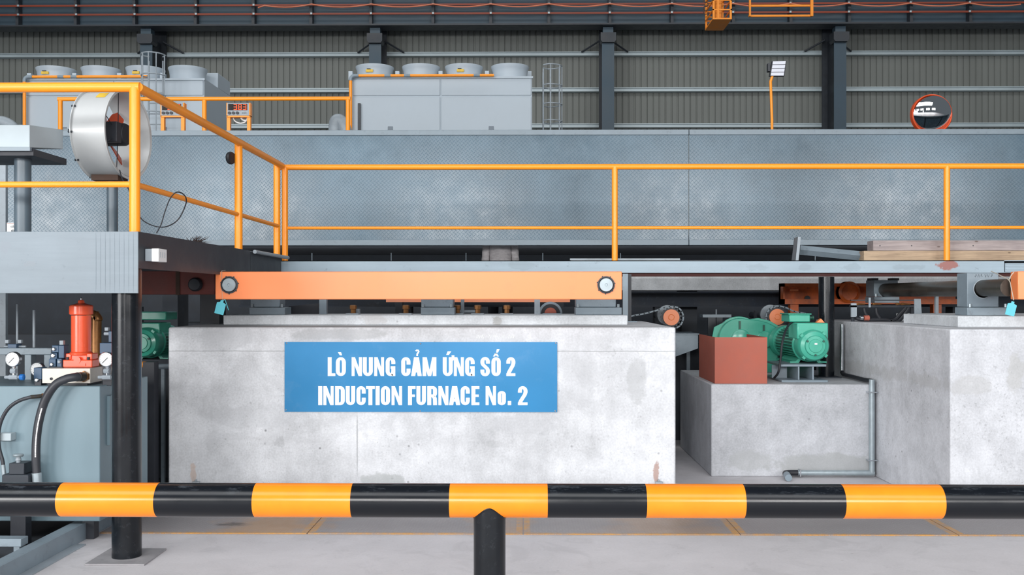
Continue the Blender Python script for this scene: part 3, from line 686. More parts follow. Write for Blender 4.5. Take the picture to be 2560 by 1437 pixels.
# face and hair
MB().lathe([(0.02, 0.0), (0.075, 0.02), (0.088, 0.06), (0.078, 0.11), (0.03, 0.14)], (cx, yp+0.01, gz+1.60), n=20).build('hair', 'hair', per)
fa = MB()
for s_ in (-1, 1): fa.lathe([(0.002, -0.006), (0.010, 0.0), (0.002, 0.006)], (cx+s_*0.03, yp-0.105, gz+1.625), 'y', 10)
fa.build('eyes', 'hair', per)
MB().prism([(yp-0.100, gz+1.62), (yp-0.125, gz+1.585), (yp-0.10, gz+1.58)], cx-0.012, cx+0.012, 'x').build('nose', 'skin', per)
MB().box((cx-0.022, yp-0.105, gz+1.553), (cx+0.022, yp-0.098, gz+1.560)).build('mouth', 'primer_shaded', per)
for s_ in (-1, 1): MB().lathe([(0.003, -0.01), (0.022, 0), (0.003, 0.01)], (cx+s_*0.078, yp, gz+1.61), 'x', 12).build('ear', 'skin', per)
# shirt: torso and sleeves of cloth
sh = MB(); rings = []
for (z, rx, ry) in ((0.86, 0.175, 0.125), (0.98, 0.155, 0.12), (1.10, 0.150, 0.118), (1.25, 0.165, 0.125), (1.38, 0.175, 0.12), (1.45, 0.12, 0.10), (1.485, 0.075, 0.075)):
    rings.append([(cx+rx*math.cos(a)*(1+0.02*math.sin(5*a+z*20)), yp+ry*math.sin(a)*(1+0.03*math.sin(7*a+z*25)), gz+z) for a in [2*PI*j/40 for j in range(40)]])
sh.loft(rings, caps=False)
sh.build('shirt', 'shirt', per)
for s_ in (-1, 1):
    MB().tube(spline([(cx+s_*0.15, yp, gz+1.40), (cx+s_*0.185, yp+0.01, gz+1.25), (cx+s_*0.205, yp+0.02, gz+1.10), (cx+s_*0.215, yp-0.02, gz+0.98), (cx+s_*0.217, yp-0.05, gz+0.90)], 5), 0.05, 16, radii=[0.066-0.001*i+0.002*math.sin(i*1.7) for i in range(21)]).build('sleeve', 'shirt', per)
for s_ in (-1, 1):
    MB().tube(spline([(cx+s_*0.075, yp, gz+0.98), (cx+s_*0.095, yp, gz+0.8), (cx+s_*0.10, yp, gz+0.45), (cx+s_*0.10, yp+0.01, gz+0.10)], 6), 0.1, 18, radii=[0.105-0.0022*i for i in range(19)]).build('trouser_leg', 'trouser', per)

# ================================================================== LONG PLATFORM EDGE WITH RAILING
YE = 9.85
bx0, bx1 = PXx(703, YE), PXx(3400, YE); bz1 = P(1308, 651, YE).z; bz0 = P(1308, 682, YE).z
xj = PXx(2512, YE)
t = T('platform_edge_beam', 'long pale blue-grey steel beam edging the far walkway', 'beam', ((bx0+bx1)/2, YE, bz0))
MB().box((bx0, YE, bz0), (xj-0.006, YE+0.012, bz1)).build('web', 'beam', t)
MB().box((bx0, YE, bz1-0.008), (bx1, YE+0.12, bz1)).build('top_flange', 'beam', t)
MB().box((bx0, YE+0.012, bz0), (bx1, YE+0.12, bz0+0.008)).build('bottom_flange', 'beam', t)
MB().box((xj+0.004, YE, bz0+0.01), (bx1, YE+0.012, bz1-0.03)).build('ribbed_end_web', 'beam', t)
m_ = MB()
for k in range(3): m_.box((xj+0.01, YE-0.006, bz0+0.03+k*0.03), (bx1, YE, bz0+0.038+k*0.03))
m_.build('rib', 'beam', t)
MB().box((bx0, YE+0.05, bz0-0.035), (bx1, YE+0.18, bz0)).build('under_angle', 'oxide_strip', t)
tag(MB().box((bx0, YE+0.12, bz1-0.05), (bx1, 11.6, bz1-0.004)).build('walkway_deck', 'charcoal'), 'dark steel walkway deck behind the long pale edge beam', 'deck')
zR = 3.047; zM = 2.417; YG = 9.92
t = T('walkway_railing', 'long orange-yellow railing along the far walkway in front of the parapet', 'railing', ((bx0+bx1)/2, YG, bz1))
MB().cyl((PXx(700, YG), YG, zR), (bx1, YG, zR), 0.029, 20).build('top_rail', 'rail', t)
MB().cyl((PXx(712, YG), YG, zM), (bx1, YG, zM), 0.0165, 16).build('mid_rail', 'rail', t)
for px in (712.5, 1537, 2367): MB().cyl((PXx(px, YG), YG, bz1), (PXx(px, YG), YG, zR), 0.031, 20).build('post', 'rail', t)

# ================================================================== LEFT PLATFORM
YF = 6.1; XE = PXx(345, YF); zT = 2.12; zFb = P(345, 733, YF).z
t = T('left_platform', 'pale grey fascia platform at upper left carrying the white fan', 'platform', (-4.5, 8, zFb))
MB().box((-7.5, YF, zFb), (XE, YF+0.012, zT)).build('front_fascia', 'fascia', t, bev=0.002)
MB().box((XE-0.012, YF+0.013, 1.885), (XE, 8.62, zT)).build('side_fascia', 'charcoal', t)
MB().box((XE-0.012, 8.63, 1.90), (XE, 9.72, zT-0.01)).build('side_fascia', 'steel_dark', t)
MB().box((-7.5, YF+0.013, zT-0.012), (XE-0.013, 9.8, zT)).build('deck_sheet', 'steel_grey', t)
rb = MB()
for k in range(4): rb.box((-7.5, 6.5+k*0.95, 1.93), (XE-0.05, 6.58+k*0.95, zT-0.014))
rb.build('joist', 'charcoal', t)
bmp = MB(); x = XE-0.02                                      # pressed ribs at the right end of the fascia
for k in range(9): bmp.lathe([(0.0005, 0), (0.0016, 0.06), (0.0016, zT-zFb-0.08), (0.0005, zT-zFb-0.01)], (XE-0.03-k*0.030, YF, zFb+0.005), n=10)
bmp.build('pressed_rib', 'fascia', t)
# railing of the left platform
z1 = 3.054; z2 = 2.428; Yr = 6.16; Xr = PXx(337, Yr)
t = T('platform_railing', 'thick orange-yellow railing round the corner of the left platform', 'railing', (Xr, Yr, zT))
MB().cyl((-7.5, Yr, z1), (Xr+0.035, Yr, z1), 0.0315, 28).build('top_rail', 'rail', t)
MB().cyl((Xr+0.02, Yr, z1), (Xr+0.02, 9.86, z1), 0.0315, 28).build('side_top_rail', 'rail', t)
MB().cyl((-7.5, Yr, z2), (Xr, Yr, z2), 0.0195, 20).build('mid_rail', 'rail', t)
MB().cyl((Xr, Yr, z2), (Xr, 9.80, z2), 0.0195, 20).build('side_mid_rail', 'rail', t)
for (x, y) in ((Xr, Yr), (Xr+0.005, 8.40), (Xr-0.01, 9.77)): MB().cyl((x, y, zT), (x, y, z1), 0.034, 24).build('post', 'rail', t)
# black columns
def column(lab, X, Y, z0, z1, r, plate, g='black tubular platform columns', mat='black'):
    t = T('platform_column', lab, 'column', (X, Y, z0), g)
    MB().cyl((X, Y, z0+0.012), (X, Y, z1), r, 40).build('shaft', mat, t)
    if plate: MB().box((X-plate, Y-plate, z0), (X+plate, Y+plate, z0+0.012), mat=None).build('base_plate', 'dusty' if mat == 'black' and r > 0.085 else 'steel_dark', t, bev=0.002)
column('thick black tubular column under the left platform, in front of the hydraulic tank', PXx(317, 6.24), 6.24, 0, zFb+0.16, 0.0925, 0.19)
column('dark steel stub column on the left end of the main concrete block', PXx(515, 9.37), 9.37, 1.45, 1.955, 0.056, 0.13)
column('black column behind the green motor on the right pedestal', PXx(2066, 9.95), 9.95, 0.875, bz0-0.04, 0.078, 0.12)
# switch box on the side of the platform
t = T('switch_box', 'small white plastic switch box on the dark platform side', 'switch box', (XE+0.045, 6.27, 1.935))
MB().box((XE+0.001, 6.21, 1.935), (XE+0.045, 6.345, 2.015)).build('back_shell', 'steel_light', t, bev=0.003)
MB().box((XE+0.045, 6.205, 1.932), (XE+0.092, 6.35, 2.017)).build('cover', 'white', t, bev=0.003)
m_ = MB()
for k in range(3): m_.box((XE+0.092, 6.23+k*0.04, 1.96), (XE+0.0935, 6.236+k*0.04, 1.995))
m_.build('slot', 'steel_light', t)
c = P(577, 395, 8.36)
tag(MB().lathe([(0.02, -0.02), (0.052, -0.016), (0.056, 0.0), (0.05, 0.016), (0.012, 0.02)], (c.x, c.y, c.z), 'x', 28).xf(Matrix.Translation(c) @ Matrix.Rotation(-0.35, 4, 'Z') @ Matrix.Translation(-c)).build('round_knob', 'rubber'), 'round black rubber disc stuck to the middle sloping railing post', 'disc')
a = P(600, 628, 8.75); b_ = P(696, 647, 9.72)
tag(MB().cyl(Vector((XE+0.03, 8.66, 2.112)), Vector((XE+0.05, 9.8, 2.105)), 0.018, 12).build('grey_conduit', 'steel_light'), 'pale grey conduit lying along the side edge of the left platform', 'conduit')
m_ = MB(); o = P(488, 592, 7.45)
for k in range(60):
    d = Vector((random.uniform(-0.06, 0.06), random.uniform(-0.04, 0.04), random.uniform(0.0, 0.05)))
    q = Vector((o.x-0.06+random.uniform(0, 0.06), 7.45, zT-0.005))+Vector((random.uniform(0, 0.04), random.uniform(-0.02, 0.02), 0))
    m_.tube([q, q+d*0.6+Vector((0.01, 0, 0.01)), q+d*1.2+Vector((0.03, 0, 0.01))], 0.003, 4, radii=[0.003, 0.0025, 0.0008])
tag(m_.build('bristle_tuft', 'dirt_hair'), 'dark brown bristle tuft lying on the left platform edge', 'tuft', kind='stuff')

# ---- cabinet on a pole
t = T('control_cabinet', 'pale grey box cabinet on a steel pole at the far left', 'cabinet', (PXx(57, 6.6), 6.6, zT))
xa = PXx(74, 6.4)
MB().hexa([(-4.4, 6.4, 2.712), (xa, 6.4, 2.705), (xa, 6.87, 2.765), (-4.4, 6.87, 2.765), (-4.4, 6.42, 2.862), (xa-0.01, 6.42, 2.860), (xa, 6.87, 2.905), (-4.4, 6.87, 2.905)]).build('case', 'cab', t, bev=0.004)
MB().box((-4.4, 6.395, 2.682), (xa+0.004, 6.42, 2.706)).build('front_lip', 'steel_grey', t)
MB().box((-4.4, 6.43, 2.655), (xa+0.01, 6.9, 2.700)).build('bottom_shelf', 'charcoal', t)
MB().cyl((PXx(57, 6.6), 6.6, zT), (PXx(57, 6.6), 6.6, 2.656), 0.054, 28).build('pole', 'pole_grey', t)
Yn = 6.75; s_ = MB().pbox(17, 556.5, 38.5, 600, Yn, Yn+0.004)
t = T('warning_sign', 'small white notice at the foot of the cabinet pole', 'sign', P(28, 600, Yn))
s_.build('board', 'white', t)
def text(body, name, mat, parent, x, y, z, size, sx=1.0, align='CENTER'):
    cu = bpy.data.curves.new(name, 'FONT'); cu.body = body; cu.size = size; cu.align_x = align; cu.extrude = 0.0006; cu.offset = size*0.012
    o = bpy.data.objects.new(name, cu); C.objects.link(o)
    dg = bpy.context.evaluated_depsgraph_get(); me = bpy.data.meshes.new_from_object(o.evaluated_get(dg)); bpy.data.objects.remove(o)
    off = wloc(parent)
    me.transform(Matrix.Translation(Vector((x, y, z))-off) @ Matrix.Rotation(PI/2, 4, 'X') @ Matrix.Diagonal((sx, 1, 1, 1)))
    me.materials.clear(); me.materials.append(M[mat]); me.name = name
    o = bpy.data.objects.new(name, me); C.objects.link(o); o.parent = parent; return o
c = P(33, 569, Yn); text('CẤM', 'lettering', 'ink', t, c.x, Yn-0.001, c.z, 0.018, 0.9)
c = P(33, 579, Yn); text('BÊN', 'lettering', 'ink', t, c.x, Yn-0.001, c.z, 0.018, 0.9)
MB().pbox(17, 559, 38.5, 560, Yn-0.0015, Yn).build('rule_line', 'primer', t)
# pale column at the left edge
tag(MB().box((PXx(-60, 11), 11, 0), (PXx(14, 11), 11.05, 3.4)).build('pale_post', 'steel_light'), 'pale grey square post cut off by the left edge, behind the cabinet', 'post')

# ---- axial fan
YA = 7.2; c = P(281, 337, YA); r = 0.322; h = 0.135
fan = T('axial_fan', 'large white axial fan drum on a grey stand, left platform', 'fan', (c.x, YA, zT))
cz = c.z
def rot(b): return b.xf(Matrix.Translation((c.x, YA, cz)) @ Matrix.Rotation(math.radians(-7), 4, 'Z') @ Matrix.Translation((-c.x, -YA, -cz)))
cc = (c.x, YA, cz)
dr = rot(MB().lathe([(r-0.004, h-0.003), (r+0.016, h), (r+0.016, h-0.006), (r, h-0.008), (r, -h+0.008), (r+0.016, -h+0.006), (r+0.016, -h), (r-0.004, -h), (r-0.006, -h), (r-0.008, 0), (r-0.006, h-0.003)], cc, 'x', 72, caps=False)).build('drum', 'white_metal', fan)
# sticker lying on the drum skin
st = MB(); ring0 = []; ring1 = []
for k in range(5):
    a = math.radians(119+k*3.5); ring0.append((c.x-0.005, YA+math.cos(a)*(r+0.0015), cz+math.sin(a)*(r+0.0015))); ring1.append((c.x+0.07, YA+math.cos(a)*(r+0.0015), cz+math.sin(a)*(r+0.0015)))
st.loft([ring0, ring1], caps=False, closed=False); rot(st).build('warning_sticker', 'yellow_label', dr)
for a in (150, 185, 222, 260, 110):
    q = math.radians(a)
    rot(MB().lathe([(0.008, -0.014), (0.008, 0.014)], (c.x-h, YA+math.cos(q)*(r+0.008), cz+math.sin(q)*(r+0.008)), 'x', 8)).build('bolt', 'steel_dark', fan)
# motor
rot(MB().lathe([(0.03, 0.13), (0.075, 0.12), (0.085, 0.10), (0.085, -0.06), (0.05, -0.08)], cc, 'x', 28)).build('motor', 'rubber', fan)
rot(MB().box((c.x-0.02, YA-0.14, cz-0.075), (c.x+0.115, YA-0.07, cz+0.075))).build('terminal_box', 'charcoal', fan, bev=0.005)
rot(MB().lathe([(0.05, -0.035), (0.075, -0.03), (0.075, 0.03), (0.05, 0.035)], (c.x-0.07, YA, cz), 'x', 24)).build('hub', 'steel_dark', fan)
for k in range(5):
    a = k*2*PI/5+0.35
    pr = []
    for (u, wd, tw) in ((0.07, 0.035, 0.75), (0.15, 0.048, 0.62), (0.24, 0.055, 0.5), (0.30, 0.035, 0.42)):
        ring = []
        for (p_, q_) in ((-1, -0.004), (1, -0.004), (1, 0.004), (-1, 0.004)):
            x = p_*wd*math.sin(tw)+q_*math.cos(tw); y = p_*wd*math.cos(tw)-q_*math.sin(tw)
            v = Vector((x, y, u)); v.rotate(Matrix.Rotation(a, 3, 'X')); ring.append(Vector((c.x-0.07, YA, cz))+v)
        pr.append(ring)
    rot(MB().loft(pr)).build('blade', 'blade', fan)
g = MB()
for a in (110, 160, 200, 245):
    q = math.radians(a); g.tube([(c.x+0.06, YA+math.cos(q)*0.07, cz+math.sin(q)*0.07), (c.x+0.11, YA+math.cos(q)*(r-0.01), cz+math.sin(q)*(r-0.01))], 0.003, 5)
rot(g).build('guard_wire', 'steel_dark', fan)
MB().box((c.x-0.12, YA-0.09, cz-r-0.03), (c.x+0.08, YA+0.09, cz-r+0.012)).build('saddle', 'brown', fan)
MB().cyl((c.x, YA, zT), (c.x, YA, cz-r-0.03), 0.040, 28).build('stand_pole', 'pole_grey', fan)
# fan cable
pp = spline([P(299, 425, 6.95), P(306, 448, 6.9), P(318, 466, 6.85), P(338, 510, 6.8), P(352, 545, 6.75), P(380, 563, 6.72), P(413, 567, 6.7), P(444, 550, 6.7), P(463, 515, 6.7), P(465, 495, 6.66), P(455, 483, 6.6), P(440, 481, 6.56), P(425, 497, 6.55), P(412, 530, 6.55), P(403, 560, 6.55), P(391, 583, 6.55)], 8)
tag(MB().tube(pp, 0.0042, 6).build('fan_cable', 'rubber'), 'thin black cable looping from the fan over the sloping mid rail', 'cable')

# ================================================================== MAIN CONCRETE BLOCK, SIGN
ZB = 1.45
x0, x1 = PXx(420, YB), PXx(1689.5, YB)
def rough_block(a, b, mat, name, lab, cat='concrete block', parts=(), bev=0.02, group=None):
    o = MB().box(a, b).build(name, mat, bev=bev, seg=3)
    return tag(o, lab, cat, group)
rough_block((x0, YB, 0), (x1, 10.2, ZB), 'block', 'concrete_block', 'big pale concrete block behind the blue sign', bev=0.018)
lx0, lx1 = PXx(558, 8.7), PXx(1569, 8.7); ZL = P(1308, 788, 8.7).z
rough_block((lx0, 8.7, ZB), (lx1, 9.55, ZL), 'ledge', 'concrete_ledge', 'low concrete ledge on top of the big block under the orange bar', 'ledge', bev=0.008)
# glyphs with an elliptical pen
SXp, SYp = 0.205, 0.145
def pen(path, closed=False, sx=SXp, sy=SYp):
    P2 = [Vector(p) for p in path]; n = len(P2); L_, R2 = [], []
    for i in range(n):
        if closed: t = (P2[(i+1) % n]-P2[i-1])
        elif i == 0: t = P2[1]-P2[0]
        elif i == n-1: t = P2[-1]-P2[-2]
        else: t = (P2[i+1]-P2[i]).normalized()+(P2[i]-P2[i-1]).normalized()
        t.normalize(); nn = Vector((-t.y, t.x)); o = Vector((nn.x*sx/2, nn.y*sy/2)); L_.append(P2[i]+o); R2.append(P2[i]-o)
    out = []
    for i in range(n if closed else n-1):
        j = (i+1) % n; out.append([L_[i], L_[j], R2[j], R2[i]])
    return out
def ar(cx, cy, rx, ry, a0, a1, n=10): return [(cx+rx*math.cos(math.radians(a0+(a1-a0)*i/n)), cy+ry*math.sin(math.radians(a0+(a1-a0)*i/n))) for i in range(n+1)]
def rc(x0, y0, x1, y1): return [Vector((x0, y0)), Vector((x1, y0)), Vector((x1, y1)), Vector((x0, y1))]
def hull(pl):
    pts_ = sorted(set((round(p.x, 6), round(p.y, 6)) for p in pl))
    if len(pts_) < 3: return None
    def half(ps):
        h = []
        for p in ps:
            while len(h) > 1 and (h[-1][0]-h[-2][0])*(p[1]-h[-2][1])-(h[-1][1]-h[-2][1])*(p[0]-h[-2][0]) <= 1e-9: h.pop()
            h.append(p)
        return h[:-1]
    h = half(pts_)+half(pts_[::-1])
    return h if len(h) > 2 else None
def glyph(ch, w_):
    sx, sy = SXp, SYp; cx_ = w_/2; rx = (w_-sx)/2; ry = min(rx*1.25, 0.2); T_ = 1-sy/2-ry; B0 = sy/2+ry
    if ch == 'L': return [rc(0, 0, sx, 1), rc(0, 0, w_, sy)]
    if ch == 'I': return [rc(0, 0, w_, 1)]
    if ch == 'T': return [rc(0, 1-sy, w_, 1), rc(cx_-sx/2, 0, cx_+sx/2, 1)]
    if ch == 'F': return [rc(0, 0, sx, 1), rc(0, 1-sy, w_, 1), rc(0, 0.43, w_*0.92, 0.43+sy*0.9)]
    if ch == 'E': return [rc(0, 0, sx, 1), rc(0, 1-sy, w_, 1), rc(0, 0.43, w_*0.92, 0.43+sy*0.9), rc(0, 0, w_, sy)]
    if ch == 'O': return pen(ar(cx_, T_, rx, ry, 0, 180)+ar(cx_, B0, rx, ry, 180, 360), True)
    if ch == 'o':
        h = 0.74; return pen(ar(cx_, h-sy*0.42-ry*0.8, rx, ry*0.8, 0, 180)+ar(cx_, sy*0.42+ry*0.8, rx, ry*0.8, 180, 360), True, sx*0.95, sy*0.85)
    if ch == 'U': return pen([(sx/2, 1), (sx/2, 0.6)]+ar(cx_, B0, rx, ry, 180, 360)+[(w_-sx/2, 0.6), (w_-sx/2, 1)])
    if ch == 'C': return pen([(w_-sx/2, 0.61)]+ar(cx_, T_, rx, ry, 0, 180)+ar(cx_, B0, rx, ry, 180, 360)+[(w_-sx/2, 0.39)])
    if ch == 'G': return pen([(w_-sx/2, 0.64)]+ar(cx_, T_, rx, ry, 0, 180)+ar(cx_, B0, rx, ry, 180, 358))+[rc(w_*0.52, 0.38, w_, 0.52), rc(w_-sx, 0.0, w_, 0.5)]
    if ch == 'D': return [rc(0, 0, sx, 1)]+pen([(sx*0.6, 1-sy/2)]+ar(w_-sx/2-0.13, 1-sy/2-0.17, 0.13, 0.17, 90, 0)+ar(w_-sx/2-0.13, sy/2+0.17, 0.13, 0.17, 0, -90)+[(sx*0.6, sy/2)])
    if ch == 'R': return [rc(0, 0, sx, 1)]+pen([(sx*0.6, 1-sy/2)]+ar(w_-sx/2-0.12, 1-sy/2-0.14, 0.12, 0.14, 90, 0)+ar(w_-sx/2-0.12, 0.61, 0.12, 0.12, 0, -90)+[(sx*0.6, 0.49)])+pen([(w_*0.62, 0.47), (w_-sx/2-0.01, 0.36), (w_-sx/2, 0.2), (w_-sx/2+0.005, 0)])
    if ch == 'N': return [rc(0, 0, sx*0.76, 1), rc(w_-sx*0.76, 0, w_, 1), [Vector((0, 1)), Vector((sx*0.86, 1)), Vector((w_, 0)), Vector((w_-sx*0.86, 0))]]
    if ch == 'M':
        q = 0.19; return [rc(0, 0, q, 1), rc(w_-q, 0, w_, 1), [Vector((0, 1)), Vector((q*1.15, 1)), Vector((cx_+q*0.35, 0)), Vector((cx_-q*0.45, 0))], [Vector((w_-q*1.15, 1)), Vector((w_, 1)), Vector((cx_+q*0.45, 0)), Vector((cx_-q*0.35, 0))]]
    if ch == 'A': return [[Vector((0, 0)), Vector((0.215, 0)), Vector((cx_+0.10, 1)), Vector((cx_-0.13, 1))], [Vector((w_-0.215, 0)), Vector((w_, 0)), Vector((cx_+0.13, 1)), Vector((cx_-0.10, 1))], rc(w_*0.25, 0.19, w_*0.75, 0.32)]
    if ch == 'S': return pen([(w_-sx/2, 0.66)]+ar(cx_, T_+0.02, rx, ry*0.95, 0, 180)+[(sx/2, 0.70), (sx/2+0.03, 0.61), (cx_, 0.5), (w_-sx/2-0.03, 0.39), (w_-sx/2, 0.30)]+ar(cx_, B0-0.02, rx, ry*0.95, 0, -180)+[(sx/2, 0.34)])
    if ch == '2': return pen([(sx/2, 0.66)]+ar(cx_, T_, rx, ry, 180, 0)+[(w_-sx/2, 0.68), (w_-sx/2-0.04, 0.55), (cx_, 0.38), (sx/2+0.04, 0.2), (sx/2, 0.08)])+[rc(0, 0, w_, sy)]
    if ch == '.': return [rc(0, 0, w_, 0.215)]
    return []
sgx = lambda u: 700+u/3.5556
sgy = lambda v: 840+v/3.55
YS = YB-0.012
def sp(u, v): q = P(sgx(u), sgy(v), YS); return Vector((q.x, q.z))
t = T('furnace_sign', 'blue bilingual sign INDUCTION FURNACE No. 2 on the big concrete block', 'sign', P(1050, 1028, YB))
a, b_ = P(711.5, 854.5, YS), P(1393, 1030, YS)
MB().box((a.x, YS, b_.z), (b_.x, YB-0.001, a.z)).build('sheet', 'sign', t)
line1 = [('L', 425, 492), ('O', 497, 585), ('N', 637, 728), ('U', 737, 825), ('N', 838, 925), ('G', 940, 1025), ('C', 1078, 1160), ('A', 1166, 1260), ('M', 1268, 1390), ('U', 1447, 1535), ('N', 1546, 1634), ('G', 1646, 1730), ('S', 1782, 1865), ('O', 1880, 1962), ('2', 2012, 2092)]
line2 = [('I', 340, 376), ('N', 386, 477), ('D', 490, 575), ('U', 585, 668), ('C', 680, 762), ('T', 765, 842), ('I', 850, 886), ('O', 897, 978), ('N', 992, 1085), ('F', 1138, 1205), ('U', 1213, 1297), ('R', 1310, 1395), ('N', 1408, 1497), ('A', 1503, 1602), ('C', 1606, 1687), ('E', 1702, 1772), ('N', 1828, 1920), ('o', 1934, 2008), ('.', 2025, 2055), ('2', 2115, 2200)]
for ln, v0, v1, extra in ((line1, 187, 354, True), (line2, 444, 612, False)):
    m_ = MB(); H_ = v1-v0; zl = 0
    for (ch, u0, u1) in ln:
        for poly in glyph(ch, (u1-u0)/H_):
            zl = (zl+1) % 5; dd = 0.0012+zl*0.00012
            pl = [sp(u0+p.x*H_, v1-p.y*H_) for p in poly]
            pl = hull(pl)
            if pl: m_.prism(pl, YS-dd, YS)
    if extra:
        for poly in ([(515, 143), (543, 143), (552, 170), (532, 170)], [(1490, 135), (1523, 135), (1500, 167), (1478, 167)],
                     [(1914, 150), (1926, 150), (1912, 180), (1893, 180)], [(1914, 150), (1926, 150), (1946, 180), (1927, 180)], [(1928, 115), (1952, 115), (1938, 146), (1920, 146)],
                     [(1525, 170), (1550, 170), (1550, 205), (1538, 218), (1520, 218), (1528, 195)]):
            pl = [sp(u, v) for u, v in poly]; m_.prism([(p.x, p.y) for p in pl], YS-0.0012, YS)
        for q in pen([(1208, 133), (1216, 124), (1228, 125), (1233, 137), (1226, 150), (1220, 158), (1219, 176)], sx=15, sy=12):
            pl = [sp(p.x, p.y) for p in q]; m_.prism([(p.x, p.y) for p in pl], YS-0.0012, YS)
    m_.build('lettering', 'letter', t, smooth=False)
for (u, v) in ((60, 62), (1250, 68), (2452, 62), (52, 655), (1246, 664), (2447, 663)):
    q = P(sgx(u), sgy(v), YS); MB().lathe([(0.007, 0.0), (0.006, -0.003), (0.003, -0.005)], (q.x, YS, q.z), 'y', 12).build('screw', 'chrome', t)
# chalk scrawl above the sign
m_ = MB()
for k, w0 in enumerate((1192, 1203, 1222, 1234, 1243, 1255, 1270, 1278)):
    pts_ = [(w0+random.uniform(-1, 1)+i*1.6, 841+5*math.sin(i*1.9+k)+(2 if k == 4 else 0)) for i in range(6)]
    m_.tube(spline([P(x, y, YB-0.001) for x, y in pts_], 4), 0.0016, 4)
tag(m_.build('chalk_scrawl', 'chalk'), 'faint white chalk scrawl on the concrete above the blue sign', 'chalk mark')
for (px, lab) in ((489, 'small grey steel lug at the lower left of the big concrete block'), (1648, 'small grey steel lug at the lower right of the big concrete block')):
    a = P(px-9, 1204, YB-0.03); 
    tag(MB().box((a.x, YB-0.03, a.z-0.03), (a.x+0.06, YB, a.z)).box((a.x+0.02, YB-0.02, a.z), (a.x+0.035, YB, a.z+0.015)).build('steel_lug', 'steel_light', bev=0.003), lab, 'lug')

# ================================================================== ORANGE LINK BARS, BEARINGS, SHAFTS
YO = 7.76
def link_bar(lab, pxa, pxb, pins, Y=YO, mat='orange', g='orange link bars'):
    z1_, z0_ = P(1308, 678.5, YO).z, P(1308, 748.5, YO).z
    a, b = PXx(pxa, Y), PXx(pxb, Y)
    t = T('link_bar', lab, 'bar', ((a+b)/2, Y+0.06, z0_), g)
    MB().box((a, Y, z0_), (b, Y+0.12, z1_)).build('bar', mat, t, bev=0.006)
    for p in pins:
        q = P(p, 712, Y)
        col = MB().lathe([(0.070, -0.001), (0.070, -0.012), (0.060, -0.014), (0.060, -0.001)], (q.x, Y, q.z), 'y', 40).build('retaining_ring', 'steel_dark', t)
        MB().lathe([(0.055, -0.001), (0.055, -0.022), (0.051, -0.026), (0.012, -0.026), (0.010, -0.018), (0.001, -0.018)], (q.x, Y, q.z), 'y', 40).build('pin_end', 'galv', t)
        m_ = MB()
        for k in range(7):
            an = k*2*PI/7+0.4; m_.box((-0.005, 0.066, -0.008), (0.005, 0.077, 0.0), mat=Matrix.Translation((q.x, Y-0.002, q.z)) @ Matrix.Rotation(PI/2, 4, 'X') @ Matrix.Rotation(an, 4, 'Z'))
        m_.build('ring_tooth', 'steel_dark', t)
    return t
link_bar('long bright orange link bar with two pins above the big concrete block', 538, 1555, (574, 1515))
link_bar('end of a second orange link bar cut off by the right edge', 2545, 3560, ())
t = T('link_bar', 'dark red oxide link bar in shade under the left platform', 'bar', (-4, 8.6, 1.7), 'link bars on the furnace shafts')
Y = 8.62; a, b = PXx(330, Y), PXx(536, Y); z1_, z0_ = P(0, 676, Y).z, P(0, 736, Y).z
MB().box((a, Y, z0_), (b, Y+0.12, z1_)).build('bar', 'primer_shaded', t, bev=0.005)
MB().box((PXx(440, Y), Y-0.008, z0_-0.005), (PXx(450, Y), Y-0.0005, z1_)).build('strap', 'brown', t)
q = P(490, 711, Y)
MB().lathe([(0.062, -0.001), (0.062, -0.03), (0.05, -0.05), (0.01, -0.055)], (q.x, Y, q.z), 'y', 30).build('pin_end', 'steel_dark', t)

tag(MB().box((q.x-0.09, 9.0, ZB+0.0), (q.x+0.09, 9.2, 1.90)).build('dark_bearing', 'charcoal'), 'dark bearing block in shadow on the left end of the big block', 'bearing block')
tag(MB().cyl((q.x, 8.741, q.z), (q.x, 8.999, q.z), 0.05, 20).build('shaft', 'shaft'), 'short shaft in shadow behind the dark red link bar', 'shaft')

def bearing(lab, pxa, pxb, Y, ytop, ybase, d=0.2, flange=14, shaft=None):
    a = P(pxa, ytop, Y); b = P(pxb, ybase, Y); t = T('bearing_block', lab, 'bearing block', ((a.x+b.x)/2, Y+d/2, b.z), 'grey bearing blocks of the furnace')
    f = flange/K(Y); fh = 0.07
    MB().box((a.x, Y, b.z+fh), (b.x, Y+d, a.z)).build('housing', 'steel_grey', t, bev=0.006)
    MB().box((a.x-f*0.1, Y-0.02, b.z), (b.x+f, Y+d+0.02, b.z+fh-0.002)).build('foot', 'steel_grey', t, bev=0.004)
    if shaft:
        s = P(shaft[0], shaft[1], Y)
        MB().lathe([(0.085, 0), (0.085, -0.006), (0.078, -0.008), (0.078, 0)], (s.x, Y-0.0005, s.z), 'y', 36).build('seal_ring', 'steel_light', t)
    for px in (a.x+0.03, b.x+f-0.02):
        MB().cyl((px-0.012, Y-0.012, b.z+fh), (px-0.012, Y-0.012, b.z+fh+0.03), 0.012, 6).build('bolt', 'galv', t)
    return t
bearing('grey bearing block under the left end of the long orange bar', 626, 700, 8.95, 700, 786.6, flange=14)
bearing('grey bearing block under the middle of the long orange bar', 1053, 1133, 8.95, 700, 786.6, flange=4)
bearing('grey bearing block under the right end of the long orange bar', 1440, 1540, 8.95, 700, 786.6, flange=14)
